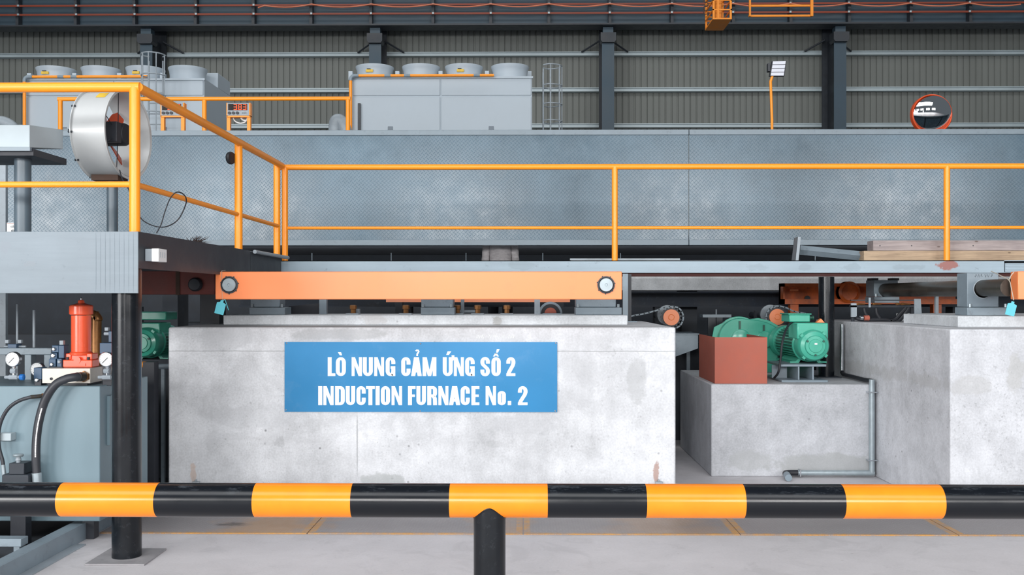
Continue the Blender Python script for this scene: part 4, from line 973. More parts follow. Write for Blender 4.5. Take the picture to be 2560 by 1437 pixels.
# shafts carrying the bar
for px, lab in ((574, 'short oily shaft behind the left pin of the orange bar'), (1515, 'short oily shaft behind the right pin of the orange bar')):
    q = P(px, 712, YO); tag(MB().cyl((q.x, YO+0.121, q.z), (q.x, 8.94, q.z), 0.05, 24).build('shaft', 'shaft'), lab, 'shaft')
bearing('large grey bearing block with marker scribble on the right concrete block', 2418, 2497, 8.35, 682, 788, 0.2, 24, (2457, 722))
q = P(2457, 720, 8.35)
tag(MB().cyl((q.x, 7.90, q.z), (q.x, 8.349, q.z), 0.072, 32).build('shaft', 'shaft'), 'short oily shaft from the large bearing block to the cut-off orange bar', 'shaft')
tag(MB().cyl((q.x, 8.56, q.z), (q.x, 10.59, q.z), 0.072, 32).build('shaft', 'shaft'), 'long dark oily shaft running between the two right bearing blocks', 'shaft')
m_ = MB()
for k, w0 in enumerate((2437, 2444, 2452, 2461, 2469, 2477)):
    pts_ = [(w0+i*1.5, 689+4*math.sin(i*2.1+k*1.3)) for i in range(4)]
    m_.tube(spline([P(x, y, 8.349) for x, y in pts_], 4), 0.0012, 4)
tag(m_.build('marker_scribble', 'ink'), 'thin dark marker scribble on the large right bearing block', 'marker mark')
t = bearing('small grey bearing block halfway along the right shaft', 2185, 2245, 10.6, 700, 757, 0.25, 2, (2216, 727))
for px in (2180, 2232): MB().pbox(px, 695, px+16, 701, 10.65, 10.8).build('cap_nut', 'charcoal', t)
# round housing ring behind it
q = P(2128, 730, 11.6)
t = T('trunnion_housing', 'rusty orange furnace frame with round trunnion, behind the right column', 'frame', (PXx(2200, 11.7), 11.8, 1.2))
a, b = P(1958, 708, 11.7), P(2400, 760, 11.7)
MB().box((a.x, 11.7, b.z), (b.x, 11.9, b.z+0.06)).box((a.x, 11.7, a.z-0.04), (b.x, 11.9, a.z)).box((a.x, 11.82, b.z), (b.x, 11.9, a.z)).box((a.x, 11.7, b.z), (a.x+0.02, 11.9, a.z)).build('frame', 'orange_rust', t)
MB().lathe([(0.13, -0.06), (0.10, -0.08), (0.10, 0.05), (0.13, 0.05)], (q.x, 11.72, q.z), 'y', 32).build('ring', 'orange_rust', t)
MB().lathe([(0.035, -0.01), (0.035, 0.0), (0.03, 0.01)], (P(2018, 746, 11.8).x, 11.8, P(2018, 746, 11.8).z), 'y', 20).build('hole_plug', 'charcoal', t)
MB().pbox(1975, 723, 1996, 727, 11.75, 11.82).pbox(1968, 749, 1998, 753, 11.75, 11.82).build('welded_lug', 'orange', t)
MB().box((a.x+0.1, 11.75, 0), (a.x+0.2, 11.85, b.z)).build('leg', 'orange_rust', t)
MB().box((b.x-0.3, 11.75, 0), (b.x-0.2, 11.85, b.z)).build('leg', 'orange_rust', t)
MB().box((a.x+0.1, 12.0, 1.74), (b.x, 12.05, 1.79)).build('back_rail', 'orange_rust', t) if False else None
# far concrete beam, navy beam
a, b = P(1500, 690, 12.4), P(2480, 726, 12.4)
tag(MB().box((PXx(560, 12.4), 12.4, b.z), (PXx(3400, 12.4), 12.9, a.z)).build('concrete_beam', 'far_concrete', bev=0.008), 'far grey concrete beam seen under the long walkway beam', 'beam')
a, b = P(1500, 729, 12.2), P(1958, 763, 12.2)
t = T('navy_beam', 'dark navy gritty steel beam below the far concrete beam', 'beam', ((PXx(700, 12.2)+PXx(2500, 12.2))/2, 12.2, b.z))
MB().box((PXx(600, 12.2), 12.22, b.z), (PXx(3400, 12.2), 12.35, a.z)).build('web', 'navy', t)
MB().box((PXx(600, 12.2), 12.15, a.z-0.02), (PXx(3400, 12.2), 12.39, a.z)).build('top_flange', 'navy', t)
MB().box((PXx(600, 12.2), 12.15, b.z-0.02), (PXx(3400, 12.2), 12.39, b.z)).build('bottom_flange', 'navy', t)
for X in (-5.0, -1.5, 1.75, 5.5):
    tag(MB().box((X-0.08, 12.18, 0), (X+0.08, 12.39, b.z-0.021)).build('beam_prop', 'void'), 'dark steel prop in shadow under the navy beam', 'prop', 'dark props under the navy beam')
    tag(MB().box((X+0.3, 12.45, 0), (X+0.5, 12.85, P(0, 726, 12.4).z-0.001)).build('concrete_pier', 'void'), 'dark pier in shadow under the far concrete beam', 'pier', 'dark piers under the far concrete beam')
# salmon lower rail seen under the bar
a, b = P(965, 747, 10.6), P(1425, 755, 10.6)
tag(MB().box((a.x, 10.6, b.z), (b.x, 10.72, a.z+0.1)).build('furnace_rail', 'orange'), 'salmon-orange furnace rail glimpsed just under the long orange bar', 'rail')
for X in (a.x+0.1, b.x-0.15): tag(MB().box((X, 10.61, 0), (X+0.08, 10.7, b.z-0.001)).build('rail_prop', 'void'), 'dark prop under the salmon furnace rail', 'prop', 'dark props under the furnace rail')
# steel posts
def ibeam_post(lab, pxa, pxb, Y, ytop, zb_, mat='steel_grey', dark=True):
    a = P(pxa, ytop, Y); bx = PXx(pxb, Y); t = T('steel_post', lab, 'post', ((a.x+bx)/2, Y+0.08, zb_), 'steel posts under the walkway')
    MB().box((a.x, Y, zb_), (bx, Y+0.012, a.z)).build('front_flange', mat, t)
    MB().box(((a.x+bx)/2-0.005, Y+0.012, zb_), ((a.x+bx)/2+0.005, Y+0.14, a.z)).build('web', 'steel_dark', t)
    MB().box((a.x+0.03, Y+0.14, zb_), (bx+0.05, Y+0.152, a.z)).build('rear_flange', 'charcoal', t)
    MB().box((a.x-0.02, Y-0.02, zb_), (bx+0.09, Y+0.17, zb_+0.01)).build('base_plate', 'steel_grey', t)
ibeam_post('grey steel post at the right end of the long orange bar', 1557, 1570, 9.68, 684, ZB)
# small posts, copper fittings and brackets on the ledge
YQ = 9.2
for (x0_, x1_, y0_, lab, mat) in ((798, 816, 700, 'grey upright steel flat left of centre on the concrete ledge', 'steel_grey'), (1336, 1350, 700, 'grey upright steel angle right of centre on the concrete ledge', 'steel_light'), (1152, 1160, 700, 'thin grey upright flat beside the middle bearing block', 'steel_grey'), (890, 898, 772, 'tiny pale bracket between the brass fittings', 'steel_light')):
    a = P(x0_, y0_, YQ); b = P(x1_, 787, YQ)
    tag(MB().box((a.x, YQ, ZL), (b.x, YQ+0.01, a.z)).box((b.x-0.008, YQ+0.01, ZL), (b.x, YQ+0.06, a.z)).build('steel_flat', mat), lab, 'bracket')
for (x, lab) in ((882, 'first'), (1014, 'second'), (1143, 'third'), (1194, 'fourth'), (1267, 'fifth')):
    a = P(x, 765, 9.12); t = T('brass_fitting', lab+' brass pipe fitting from the left on the ledge under the orange bar', 'fitting', (a.x, 9.14, ZL), 'brass fittings on the concrete ledge')
    MB().box((a.x-0.06, 9.08, ZL), (a.x+0.06, 9.2, ZL+0.012)).build('foot', 'steel_light', t)
    MB().lathe([(0.025, 0.012), (0.025, 0.05), (0.034, 0.052), (0.034, 0.085), (0.022, 0.09), (0.001, 0.09)], (a.x, 9.14, ZL), n=8).build('hex_body', 'copper', t)
a = P(1140, 775, 9.35); b = P(1188, 781, 9.35)
tag(MB().box((a.x, 9.35, b.z), (b.x, 9.4, a.z)).box((a.x, 9.35, ZL), (a.x+0.02, 9.4, b.z)).build('short_channel', 'steel_light'), 'short pale steel channel between two brass fittings', 'channel')
# tilted dark box between left and middle blocks
a = P(720, 765, 9.5)
tag(MB().hexa([P(722, 786, 9.3), P(797, 786, 9.3), P(797, 786, 9.3)+Vector((0, .2, 0)), P(722, 786, 9.3)+Vector((0, .2, 0)), P(722, 765, 9.3), P(797, 758, 9.3), P(797, 758, 9.3)+Vector((0, .2, 0)), P(722, 765, 9.3)+Vector((0, .2, 0))]).build('cable_trough', 'charcoal'), 'low dark trough on the ledge right of the left bearing block', 'trough')
# sprockets and chains
def sprocket(lab, px, py, Y, back_dx, chain_pts, r=0.091):
    q = P(px, py, Y); t = T('chain_sprocket', lab, 'sprocket', (q.x, Y, q.z-0.12), 'orange chain sprockets')
    MB().lathe([(r, -0.012), (r, 0.02)], (q.x, Y, q.z), 'y', 40).build('hub_face', 'orange', t)
    MB().lathe([(0.035, -0.016), (0.030, -0.018), (0.024, -0.013), (0.001, -0.013)], (q.x, Y, q.z), 'y', 24).build('hub_boss', 'orange', t)
    m_ = MB(); ring = []; N = 17
    for k in range(N*4):
        a = 2*PI*k/(N*4); rr = r+0.012+(0.016 if k % 4 in (1, 2) else 0); ring.append((q.x+rr*math.cos(a), q.z+rr*math.sin(a)))
    m_.prism(ring, Y+0.0, Y+0.014); m_.build('toothed_wheel', 'steel_dark', t)
    s = P(px-back_dx, py-2, Y+0.35)
    MB().lathe([(0.115, 0.0), (0.115, 0.03), (0.09, 0.05), (0.03, 0.05)], (q.x, Y+0.3, q.z+0.02), 'y', 32).build('rear_wheel', 'steel_light', t)
    MB().cyl((q.x, Y+0.021, q.z), (q.x, Y+1.2, q.z), 0.04, 20).build('axle', 'steel_dark', t)
    MB().box((q.x-0.06, Y+0.78, 0), (q.x+0.06, Y+0.86, q.z+0.06)).build('axle_stand', 'void', t)
    ch = T('roller_chain', lab.replace('orange-faced sprocket', 'grey roller chain on the sprocket'), 'chain', (q.x, Y, q.z-0.12), 'grey roller chains')
    # links follow the wheel then the free run
    path = []
    for p_ in chain_pts: path.append(P(p_[0], p_[1], Y+0.007))
    path = spline(path, 10); L_ = 0.0; m_ = MB(); acc = 0; last = path[0]; odd = 0
    for p_ in path[1:]:
        acc += (p_-last).length
        if acc > 0.024:
            acc = 0; d = (p_-last).normalized(); an = math.atan2(d.z, d.x); odd ^= 1
            Mx = Matrix.Translation(p_) @ Matrix.Rotation(-an, 4, 'Y')
            m_.box((-0.017, -0.014 if odd else -0.010, -0.008), (0.017, -0.010 if odd else -0.007, 0.008), mat=Mx)
            m_.box((-0.017, 0.010 if odd else 0.007, -0.008), (0.017, 0.014 if odd else 0.010, 0.008), mat=Mx)
            m_.lathe([(0.007, -0.010), (0.007, 0.010)], (0, 0, 0), 'y', 8); vs = m_.bm.verts[-16:]; bmesh.ops.transform(m_.bm, matrix=Mx, verts=list(vs))
        last = p_
    m_.build('link_run', 'steel_grey', ch)
    return t
sprocket('orange-faced sprocket left of the green gearbox', 1678, 793, 10.9, 26, [(1560, 796), (1582, 789), (1610, 784), (1640, 776), (1662, 768.5), (1683, 766), (1700, 773), (1708, 792), (1701, 812), (1684, 821), (1664, 819)])
sprocket('orange-faced sprocket above the green gearbox', 1943, 792, 10.9, 26, [(1921, 816), (1915, 800), (1918, 780), (1931, 767), (1948, 765), (1965, 769), (1985, 778), (2010, 783)])
tag(MB().box((P(1380, 0, 9.2).x-0.09, 9.2, ZL), (P(1380, 0, 9.2).x+0.09, 9.25, ZL+0.01)).build('wheel_foot', 'steel_grey'), 'small steel foot plate of the half-hidden wheel on the ledge', 'plate')
q = P(1378, 786, 9.35)
t = T('half_hidden_wheel', 'half-hidden dark toothed wheel with red hub under the orange bar', 'wheel', (q.x, 9.6, ZL))
m_ = MB(); ring = []
for k in range(60):
    a = PI*k/59; ring.append((q.x+0.118*math.cos(a), ZL+0.001+0.118*math.sin(a)))
m_.prism(ring, 9.60, 9.63); m_.build('wheel', 'steel_grey', t)
MB().prism([(q.x+0.095*math.cos(PI*k/30), ZL+0.001+0.095*math.sin(PI*k/30)) for k in range(31)], 9.585, 9.599).build('tread', 'rubber', t)
MB().prism([(q.x+0.060*math.cos(PI*k/30), ZL+0.001+0.060*math.sin(PI*k/30)) for k in range(31)], 9.57, 9.584).build('hub', 'primer', t)
# far T-shaped stand and round duct
a = P(1755, 786, 11.1); b = P(1826, 793, 11.1)
t = T('t_stand', 'grey T-shaped steel stand in the gap left of the gearbox', 'stand', ((a.x+b.x)/2, 11.1, 0))
MB().box((a.x, 11.05, b.z), (b.x, 11.25, a.z)).build('top_plate', 'steel_grey', t)
MB().box((a.x+0.06, 11.05, 0), (b.x-0.10, 11.07, b.z)).box(((a.x+b.x)/2-0.01, 11.02, 0), ((a.x+b.x)/2+0.005, 11.2, b.z)).build('stem', 'steel_dark', t)
MB().cyl(((a.x+b.x)/2, 11.1, a.z), ((a.x+b.x)/2, 11.1, a.z+0.06), 0.008, 6).build('stud', 'steel_light', t)
a = P(1685, 836, 10.9); b = P(1745, 875, 10.9)
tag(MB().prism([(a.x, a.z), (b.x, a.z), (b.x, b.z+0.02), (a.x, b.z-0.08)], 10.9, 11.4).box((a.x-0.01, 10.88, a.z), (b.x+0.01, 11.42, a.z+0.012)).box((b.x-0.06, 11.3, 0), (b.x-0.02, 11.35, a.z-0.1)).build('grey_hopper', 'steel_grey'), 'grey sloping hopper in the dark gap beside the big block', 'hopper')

tag(MB().box((0.6, 11.45, 0), (3.3, 11.55, 1.16)).build('gap_shade_sheet', 'void'), 'added dark sheet standing for shade in the gap between big block and pedestal', 'shade sheet')  # dark sheet added in place of the shade behind the gap
# ================================================================== PEDESTAL WITH DRIVE
ZPd = 0.875; YPd = 9.13; px0, px1 = PXx(1778, YPd), 3.335
rough_block((px0, YPd, 0), (px1, 10.93, ZPd), 'pedestal', 'concrete_pedestal', 'lower concrete pedestal under the red-brown box and green motor', bev=0.012)
# red-brown guard box (open top)
ya, yb = 9.20, 10.02; a = P(1787, 843, ya); xr = PXx(1918, ya); z0_ = ZPd+0.001; z1_ = a.z
t = T('guard_box', 'red-brown primed steel box on the pedestal, gearbox inside', 'box', ((a.x+xr)/2, (ya+yb)/2, z0_))
MB().box((a.x, ya, z0_), (xr, ya+0.006, z1_)).build('front_plate', 'primer', t)
MB().box((a.x, ya+0.007, z0_), (a.x+0.006, yb, z1_)).build('side_plate', 'primer', t)
MB().box((xr-0.006, ya+0.007, z0_), (xr, yb, z1_)).build('side_plate', 'primer', t)
# gearbox
Yg = 10.55
def gp(x, y, Y=Yg): q = P(x, y, Y); return (q.x, q.z)
t = T('gearbox', 'green gearbox housing rising out of the red-brown box', 'gearbox', (P(1850, 900, Yg).x, Yg+0.1, z0_))
out = [gp(1797, 845)]+[gp(1850+53*math.cos(math.radians(a)), 848-53*math.sin(math.radians(a))) for a in range(176, 70, -7)]+[gp(1895, 800), gp(1920, 807), gp(1938, 816), gp(1945, 835), gp(1945, 845)]
poly = out+[(gp(1945, 845)[0], z0_), (gp(1797, 845)[0], z0_)]
MB().prism(poly, Yg, Yg+0.22).build('housing', 'green', t, bev=0.008)
out2 = [(x, z) for x, z in poly]
cxm = sum(p[0] for p in out2)/len(out2)
fl = [gp(1783, 845), gp(1788, 818), gp(1812, 806)]+[gp(1850+59*math.cos(math.radians(a)), 848-57*math.sin(math.radians(a))) for a in range(125, 60, -7)]+[gp(1900, 795), gp(1928, 802), gp(1950, 815), gp(1950, 845)]+[(gp(1950, 845)[0], z0_), (gp(1783, 845)[0], z0_)]
MB().prism(fl, Yg+0.06, Yg+0.085).build('split_flange', 'green', t, bev=0.003)
for (x, y, r_) in ((1852, 847, 24), (1912, 848, 21)):
    q = P(x, y, Yg); MB().lathe([(r_/K(Yg), -0.001), (r_/K(Yg), -0.02), (r_/K(Yg)*0.9, -0.026), (0.001, -0.026)], (q.x, Yg, q.z), 'y', 32).build('bearing_cap', 'green', t)
for (x, y) in ((1849, 802), (1909, 812)):
    q = P(x, y, Yg); MB().box((q.x-0.010, Yg-0.016, q.z-0.09), (q.x+0.010, Yg-0.0005, q.z)).build('rib', 'green_dark', t)
# motor
def motor(lab, px, py, Y0, rr, L_, parent_green='green', left=False, grp='green electric motors', stand_z=None):
    q = P(px, py, Y0); x, z = q.x, q.z
    t = T('electric_motor', lab, 'motor', (x, Y0+L_/2, z-rr-0.03), grp)
    MB().lathe([(rr*0.02, -0.045), (rr*0.40, -0.045), (rr*0.42, -0.035), (rr*0.60, -0.034), (rr*0.64, -0.018), (rr*0.86, -0.004), (rr*0.97, 0.025), (rr*1.0, 0.06), (rr*1.0, 0.16), (rr*1.07, 0.17), (rr*1.07, 0.19), (rr*0.9, 0.19)], (x, Y0, z), 'y', 56).build('end_bell', 'green', t)
    MB().lathe([(rr*0.88, 0.19), (rr*0.88, L_*0.86)], (x, Y0, z), 'y', 48).build('stator', 'green_dark', t)
    for k in range(28):
        a = 2*PI*k/28
        if k % 2: continue
    f = MB()
    for k in range(32):
        a = 2*PI*k/32
        f.box((-0.0035, 0.20, rr*0.86), (0.0035, L_*0.84, rr*1.03), mat=Matrix.Translation((x, Y0, z)) @ Matrix.Rotation(a, 4, 'Y'))
    f.build('cooling_fins', 'green', t)
    MB().lathe([(rr*1.06, L_*0.86), (rr*1.10, L_*0.88), (rr*1.10, L_), (rr*0.9, L_+0.03), (rr*0.5, L_+0.03)], (x, Y0, z), 'y', 48).build('rear_flange', 'green', t)
    for k in range(4):
        a = math.radians(40+k*90+ (0 if k else 0)); 
        MB().box((-0.016, -0.01, rr*0.90), (0.016, 0.03, rr*1.05), mat=Matrix.Translation((x, Y0+0.02, z)) @ Matrix.Rotation(a, 4, 'Y')).build('lug', 'green', t)
    for k in range(3):
        a = math.radians(90+k*120); MB().lathe([(0.011, -0.046), (0.011, -0.02)], (x+rr*0.57*math.cos(a), Y0, z-rr*0.57*math.sin(a)), 'y', 6).build('bolt', 'green_dark', t)
    for sx in (-1, 1):
        MB().prism([(x+sx*rr*0.55, z-rr*0.80), (x+sx*rr*0.80, z-rr*1.06), (x+sx*rr*1.15, z-rr*1.06), (x+sx*rr*1.15, z-rr*1.14), (x+sx*rr*0.60, z-rr*1.14), (x+sx*rr*0.40, z-rr*0.85)], Y0+0.2, Y0+L_*0.7).build('foot', 'green', t)
    return t, x, z
t, mx, mz = motor('green electric motor on a grey steel stand, right pedestal', 2036, 864, 9.42, 0.158, 1.06)
MB().box((mx-0.155, 9.47, mz+0.06), (mx+0.152, 9.78, mz+0.222)).build('terminal_housing', 'green', t, bev=0.012)
q = P(2010, 793, 9.8)
MB().box((mx-0.19, 9.62, mz+0.226), (mx+0.02, 9.92, mz+0.30)).build('terminal_box', 'green', t, bev=0.01)
MB().box((mx-0.20, 9.61, mz+0.30), (mx+0.03, 9.93, mz+0.312)).build('box_lid', 'green', t, bev=0.003)
MB().lathe([(0.018, 0), (0.018, 0.05), (0.024, 0.05), (0.024, 0.065)], (mx+0.025, 9.75, mz+0.265), 'x', 10).build('cable_gland', 'green_dark', t)
MB().box((mx-0.012, 9.371, mz+0.012), (mx+0.014, 9.3745, mz+0.028)).build('white_label', 'white', t)
tag(MB().prism([(mx+0.06, mz+0.224), (mx+0.14, mz+0.224), (mx+0.105, mz+0.262)], 9.55, 9.60).build('orange_wedge', 'orange'), 'small bright orange wedge lying on top of the green motor', 'wedge')
# stand
t = T('motor_stand', 'grey welded steel stand under the right green motor', 'stand', (mx, 9.6, ZPd))
zt = mz-0.158*1.14-0.001; xa, xb = PXx(1952, 9.4), PXx(2066, 9.4)
MB().box((xa, 9.40, zt-0.022), (xb, 9.95, zt)).build('top_plate', 'steel_grey', t, bev=0.003)
MB().box((xa-0.005, 9.35, ZPd), (xb, 9.98, ZPd+0.02)).build('base_plate', 'steel_grey', t, bev=0.003)
for X in (xa+0.17, xa+0.31): MB().box((X, 9.41, ZPd+0.021), (X+0.014, 9.92, zt-0.023)).build('web', 'steel_grey', t)
MB().box((xa+0.0, 9.60, ZPd+0.021), (xb-0.05, 9.612, zt-0.023)).build('cross_web', 'steel_grey', t) if False else None
MB().box((xa-0.03, 9.62, ZPd+0.021), (xa+0.12, 9.63, zt-0.023)).box((xa+0.325, 9.62, ZPd+0.021), (xb-0.06, 9.63, zt-0.023)).build('gusset', 'steel_grey', t)
pp = spline([P(1995, 800, 9.72), P(1972, 812, 9.6), P(1957, 850, 9.4), P(1951, 900, 9.38), P(1946, 930, 9.38), P(1936, 944, 9.5)], 8)
tag(MB().tube(pp, 0.011, 10).build('motor_cable', 'rubber'), 'black cable curving down the left side of the green motor', 'cable')
# conduit
t = T('galvanised_conduit', 'galvanised conduit running down and along the foot of the pedestal', 'conduit', (3.25, 9.1, 0))
cp = MB(); r = 0.026
p1 = Vector((3.30, 9.98, 1.42)); p2 = Vector((3.30, 9.98, 0.905)); p3 = Vector((3.29, 9.13, 0.92)); cxp = PXx(2180, 9.09)
MB().tube([p1, p2+Vector((0, 0, 0.04))], 0.020, 14).build('upper_pipe', 'chrome', t)
MB().tube([p2+Vector((0, 0, 0.02)), p2+Vector((0, -0.05, 0)), Vector((3.29, 9.3, 0.905)), Vector((cxp+0.01, 9.12, 0.91))], 0.020, 12).build('flexible_run', 'rubber', t)
zb_ = P(2180, 1182, 9.09).z
MB().tube([Vector((cxp, 9.095, 0.925)), Vector((cxp, 9.095, zb_+0.0))], r, 16).build('down_pipe', 'galv', t)
MB().tube([Vector((cxp+0.02, 9.095, zb_)), Vector((PXx(1992, 9.09), 9.095, zb_))], r*0.95, 16).build('bottom_pipe', 'galv', t)
e = PXx(1992, 9.09)
MB().tube([Vector((e+0.01, 9.095, zb_))]+arc((e-0.06, 9.035, zb_), 0.06, 90, 180, 5, 'xy')[0:]+[Vector((e-0.13, 8.95, zb_-0.01))], r*1.05, 14).build('elbow', 'rubber', t)
MB().cyl((e-0.122, 8.99, zb_), (e-0.135, 8.88, 0.035), 0.032, 16).build('outlet', 'steel_grey', t)
for z in (0.80, 0.16): MB().box((cxp-0.045, 9.06, z), (cxp+0.045, 9.128, z+0.012)).build('clamp', 'chrome', t)
MB().box((PXx(1998, 9.09), 9.065, zb_-0.032), (PXx(1998, 9.09)+0.012, 9.128, zb_+0.032)).build('clamp', 'chrome', t)

# ================================================================== RIGHT CONCRETE BLOCK
rough_block((3.34, 7.55, 0), (8.0, 11.0, ZB), 'block_right', 'concrete_block', 'tall concrete block cut off by the right edge', bev=0.012)
lz = P(2395, 790, 8.05).z
rough_block((PXx(2395, 8.05), 8.05, ZB), (7.4, 9.2, lz), 'ledge', 'concrete_ledge', 'low concrete ledge on the right block under the large bearing', 'ledge', bev=0.008)
rough_block((PXx(2318, 9.6), 9.6, ZB), (7.4, 10.4, ZB+0.08), 'far_concrete', 'concrete_ledge', 'rear concrete ledge on the right block behind the leaning flat', 'ledge', bev=0.006)
# dark frame with brass nozzles and hoses
t = T('hose_manifold', 'dark steel frame with brass nozzles and black hoses on the right block', 'frame', (P(2220, 0, 9.9).x, 9.9, ZB))
Yh = 9.9
MB().pbox(2128, 763, 2290, 768, Yh, Yh+0.06).pbox(2128, 749, 2290, 752, Yh+0.02, Yh+0.06).build('rail', 'steel_dark', t)
MB().pbox(2128, 758, 2142, 792, Yh, Yh+0.02).pbox(2172, 744, 2177, 768, Yh-0.01, Yh).build('end_plate', 'steel_light', t)
for px in (2146, 2187, 2246, 2260):
    q = P(px, 760, Yh); MB().lathe([(0.014, -0.02), (0.014, 0.0), (0.008, 0.01), (0.006, 0.07)], (q.x, Yh+0.01, q.z), 'x', 10).build('nozzle', 'copper', t)
for (pts_) in ([(2160, 770), (2163, 782), (2172, 796)], [(2190, 770), (2192, 783), (2200, 796)], [(2264, 770), (2250, 785), (2238, 798), (2225, 801)], [(2272, 770), (2260, 787), (2247, 801), (2230, 805)], [(2140, 795), (2160, 799), (2215, 799), (2235, 806)]):
    MB().tube(spline([P(x, y, Yh-0.03) for x, y in pts_], 6), 0.020, 10).build('hose', 'rubber', t)
q = P(2150, 797, Yh-0.05); MB().lathe([(0.022, 0), (0.022, 0.03)], (q.x, Yh-0.05, q.z+0.01), 'x', 12).build('hose_clamp', 'chrome', t)
q = P(2160, 797, Yh-0.05); MB().lathe([(0.026, 0), (0.028, 0.05)], (q.x, Yh-0.05, q.z+0.01), 'x', 12).build('red_coupling', 'primer', t)
MB().box((P(2134, 0, Yh).x-0.01, Yh+0.03, ZB), (P(2134, 0, Yh).x+0.02, Yh+0.05, 1.6)).build('leg', 'steel_dark', t)
MB().box((P(2280, 0, Yh).x, Yh+0.03, ZB), (P(2280, 0, Yh).x+0.03, Yh+0.05, 1.6)).build('leg', 'steel_dark', t)
a, b = P(2286, 747, 9.45), P(2306, 816, 9.45)
tag(MB().hexa([(b.x-0.075, 9.45, ZB), (b.x+0.0, 9.45, ZB), (b.x, 9.46, ZB), (b.x-0.075, 9.46, ZB), (a.x, 9.45, a.z), (a.x+0.062, 9.45, a.z), (a.x+0.062, 9.46, a.z), (a.x, 9.46, a.z)]).build('leaning_flat', 'steel_light'), 'pale upright steel flat left of the large right bearing block', 'flat bar')
a = P(2339, 741, 9.5)
tag(MB().box((a.x, 9.5, ZB), (a.x+0.03, 9.53, a.z)).build('small_angle', 'steel_light'), 'thin pale upright angle just left of the large bearing block', 'angle')
# stones of tags
def tagthing(lab, X, Y, z, sgn, g='cyan paper tags'):
    t = T('paper_tag', lab, 'tag', (X, Y, z-0.14), g)
    w_, h_ = 0.075, 0.09
    M_ = Matrix.Translation((X, Y, z)) @ Matrix.Rotation(sgn*0.25, 4, 'Y')
    MB().prism([(-w_/2, -0.12), (w_/2, -0.12), (w_/2, -0.03), (0.012, -0.02), (0.012, -0.005), (-0.012, -0.005), (-0.012, -0.02), (-w_/2, -0.03)], -0.001, 0.001).xf(M_).build('card', 'tag', t)
    return t
q = P(555, 749, 7.74)
t = tagthing('cyan tag hanging under the left end of the orange bar', q.x, 7.75, q.z, 1)
MB().tube([(q.x, 7.75, q.z-0.005), (q.x+0.02, 7.755, q.z+0.0), (q.x+0.05, 7.752, q.z-0.085)], 0.003, 5).build('loose_tie', 'tag', t)
MB().tube([(q.x, 7.75, q.z-0.005), (q.x-0.005, 7.752, q.z+0.10), (q.x-0.005, 7.752, q.z+0.235), (q.x+0.01, 7.80, q.z+0.24)], 0.0015, 4).build('tie', 'string', t)
q = P(2533, 752, 7.74)
t = tagthing('cyan tag hanging under the cut-off orange bar at right', q.x+0.005, 7.75, q.z, 1)
MB().tube(spline([P(2534, 750, 7.73), P(2528, 720, 7.73), P(2522, 700, 7.73), P(2500, 688, 7.9), P(2478, 678, 8.2)], 6), 0.0035, 5).build('string', 'string', t)
MB().tube(spline([P(2522, 700, 7.73), P(2528, 688, 7.73), P(2535, 680, 7.73)], 4), 0.0035, 5).build('string', 'string', t)

# ================================================================== THINGS ON THE WALKWAY
Yk = 10.06
a, b = P(2160, 627.5, Yk), P(3300, 653, Yk)
tag(MB().box((a.x, Yk, bz1), (b.x, Yk+0.2, bz1+0.108)).build('timber_beam', 'wood_tan', bev=0.006), 'tan weathered timber lying on the walkway, lower of the two', 'timber', 'weathered timbers on the walkway')
a = P(2184, 602, Yk)
u = MB(); u.box((a.x, Yk+0.01, bz1+0.109), (PXx(3250, Yk), Yk+0.19, bz1+0.216)); o = u.build('timber_beam', 'wood_grey', bev=0.006)
tag(o, 'grey weathered timber with nail holes, upper of the two on the walkway', 'timber', 'weathered timbers on the walkway')
m_ = MB()
for px in (2200, 2279, 2433): q = P(px, 614, Yk+0.009); m_.lathe([(0.007, -0.001), (0.007, 0.0015)], (q.x, Yk+0.01, q.z), 'y', 10)
h_ = m_.build('nail_hole', 'charcoal', o)
a, b = P(2000, 627, 10.3), P(2162, 641, 10.3)
tag(MB().cyl((a.x, 10.3, a.z+0.01), (b.x, 10.2, bz1+0.052), 0.05, 4).build('square_tube', 'steel_grey'), 'grey steel tube sloping down to the timbers on the walkway', 'tube')
t = T('angle_offcut', 'upright grey angle iron propping the sloping tube', 'angle', P(1993, 652, 10.15))
a = P(1986, 592, 10.15)
MB().hexa([(a.x-0.03, 10.15, bz1), (a.x+0.01, 10.15, bz1), (a.x+0.01, 10.16, bz1), (a.x-0.03, 10.16, bz1), (a.x, 10.15, a.z-0.01), (a.x+0.035, 10.15, a.z), (a.x+0.035, 10.16, a.z), (a.x, 10.16, a.z-0.01)]).build('left_leg', 'steel_dark', t)
MB().hexa([(a.x+0.01, 10.14, bz1), (a.x+0.04, 10.14, bz1), (a.x+0.04, 10.15, bz1), (a.x+0.01, 10.15, bz1), (a.x+0.035, 10.14, a.z), (a.x+0.065, 10.14, a.z-0.002), (a.x+0.065, 10.15, a.z-0.002), (a.x+0.035, 10.15, a.z)]).build('right_leg', 'steel_light', t)
for (x0_, x1_, y, lab) in ((1425, 1700, 643, 'upper'), (1428, 1850, 648, 'lower')):
    a, b = P(x0_, y, 10.3), P(x1_, y, 10.3)
    zz = bz1 if lab == 'lower' else bz1+0.020
    tag(MB().box((a.x, 10.3, zz), (b.x, 10.34, zz+0.019)).build('flat_bar', 'steel_light'), lab+' of the two thin steel bars lying on the walkway', 'bar', 'thin steel bars lying on the walkway')
for px, lab in ((780, 'at far left, right of the corner post'), (978, 'left of the person'), (1165, 'just left of the person'), (1357, 'right of the person'), (1551, 'just right of the middle railing post'), (2038, 'under the sloping tube')):
    q = P(px, 632, 11.3); tag(MB().cyl((q.x, 11.3, bz1-0.004), (q.x, 11.3, q.z), 0.0045, 6).build('thin_stud', 'steel_grey'), 'thin pale upright stud on the walkway, '+lab, 'stud', 'thin studs on the walkway')

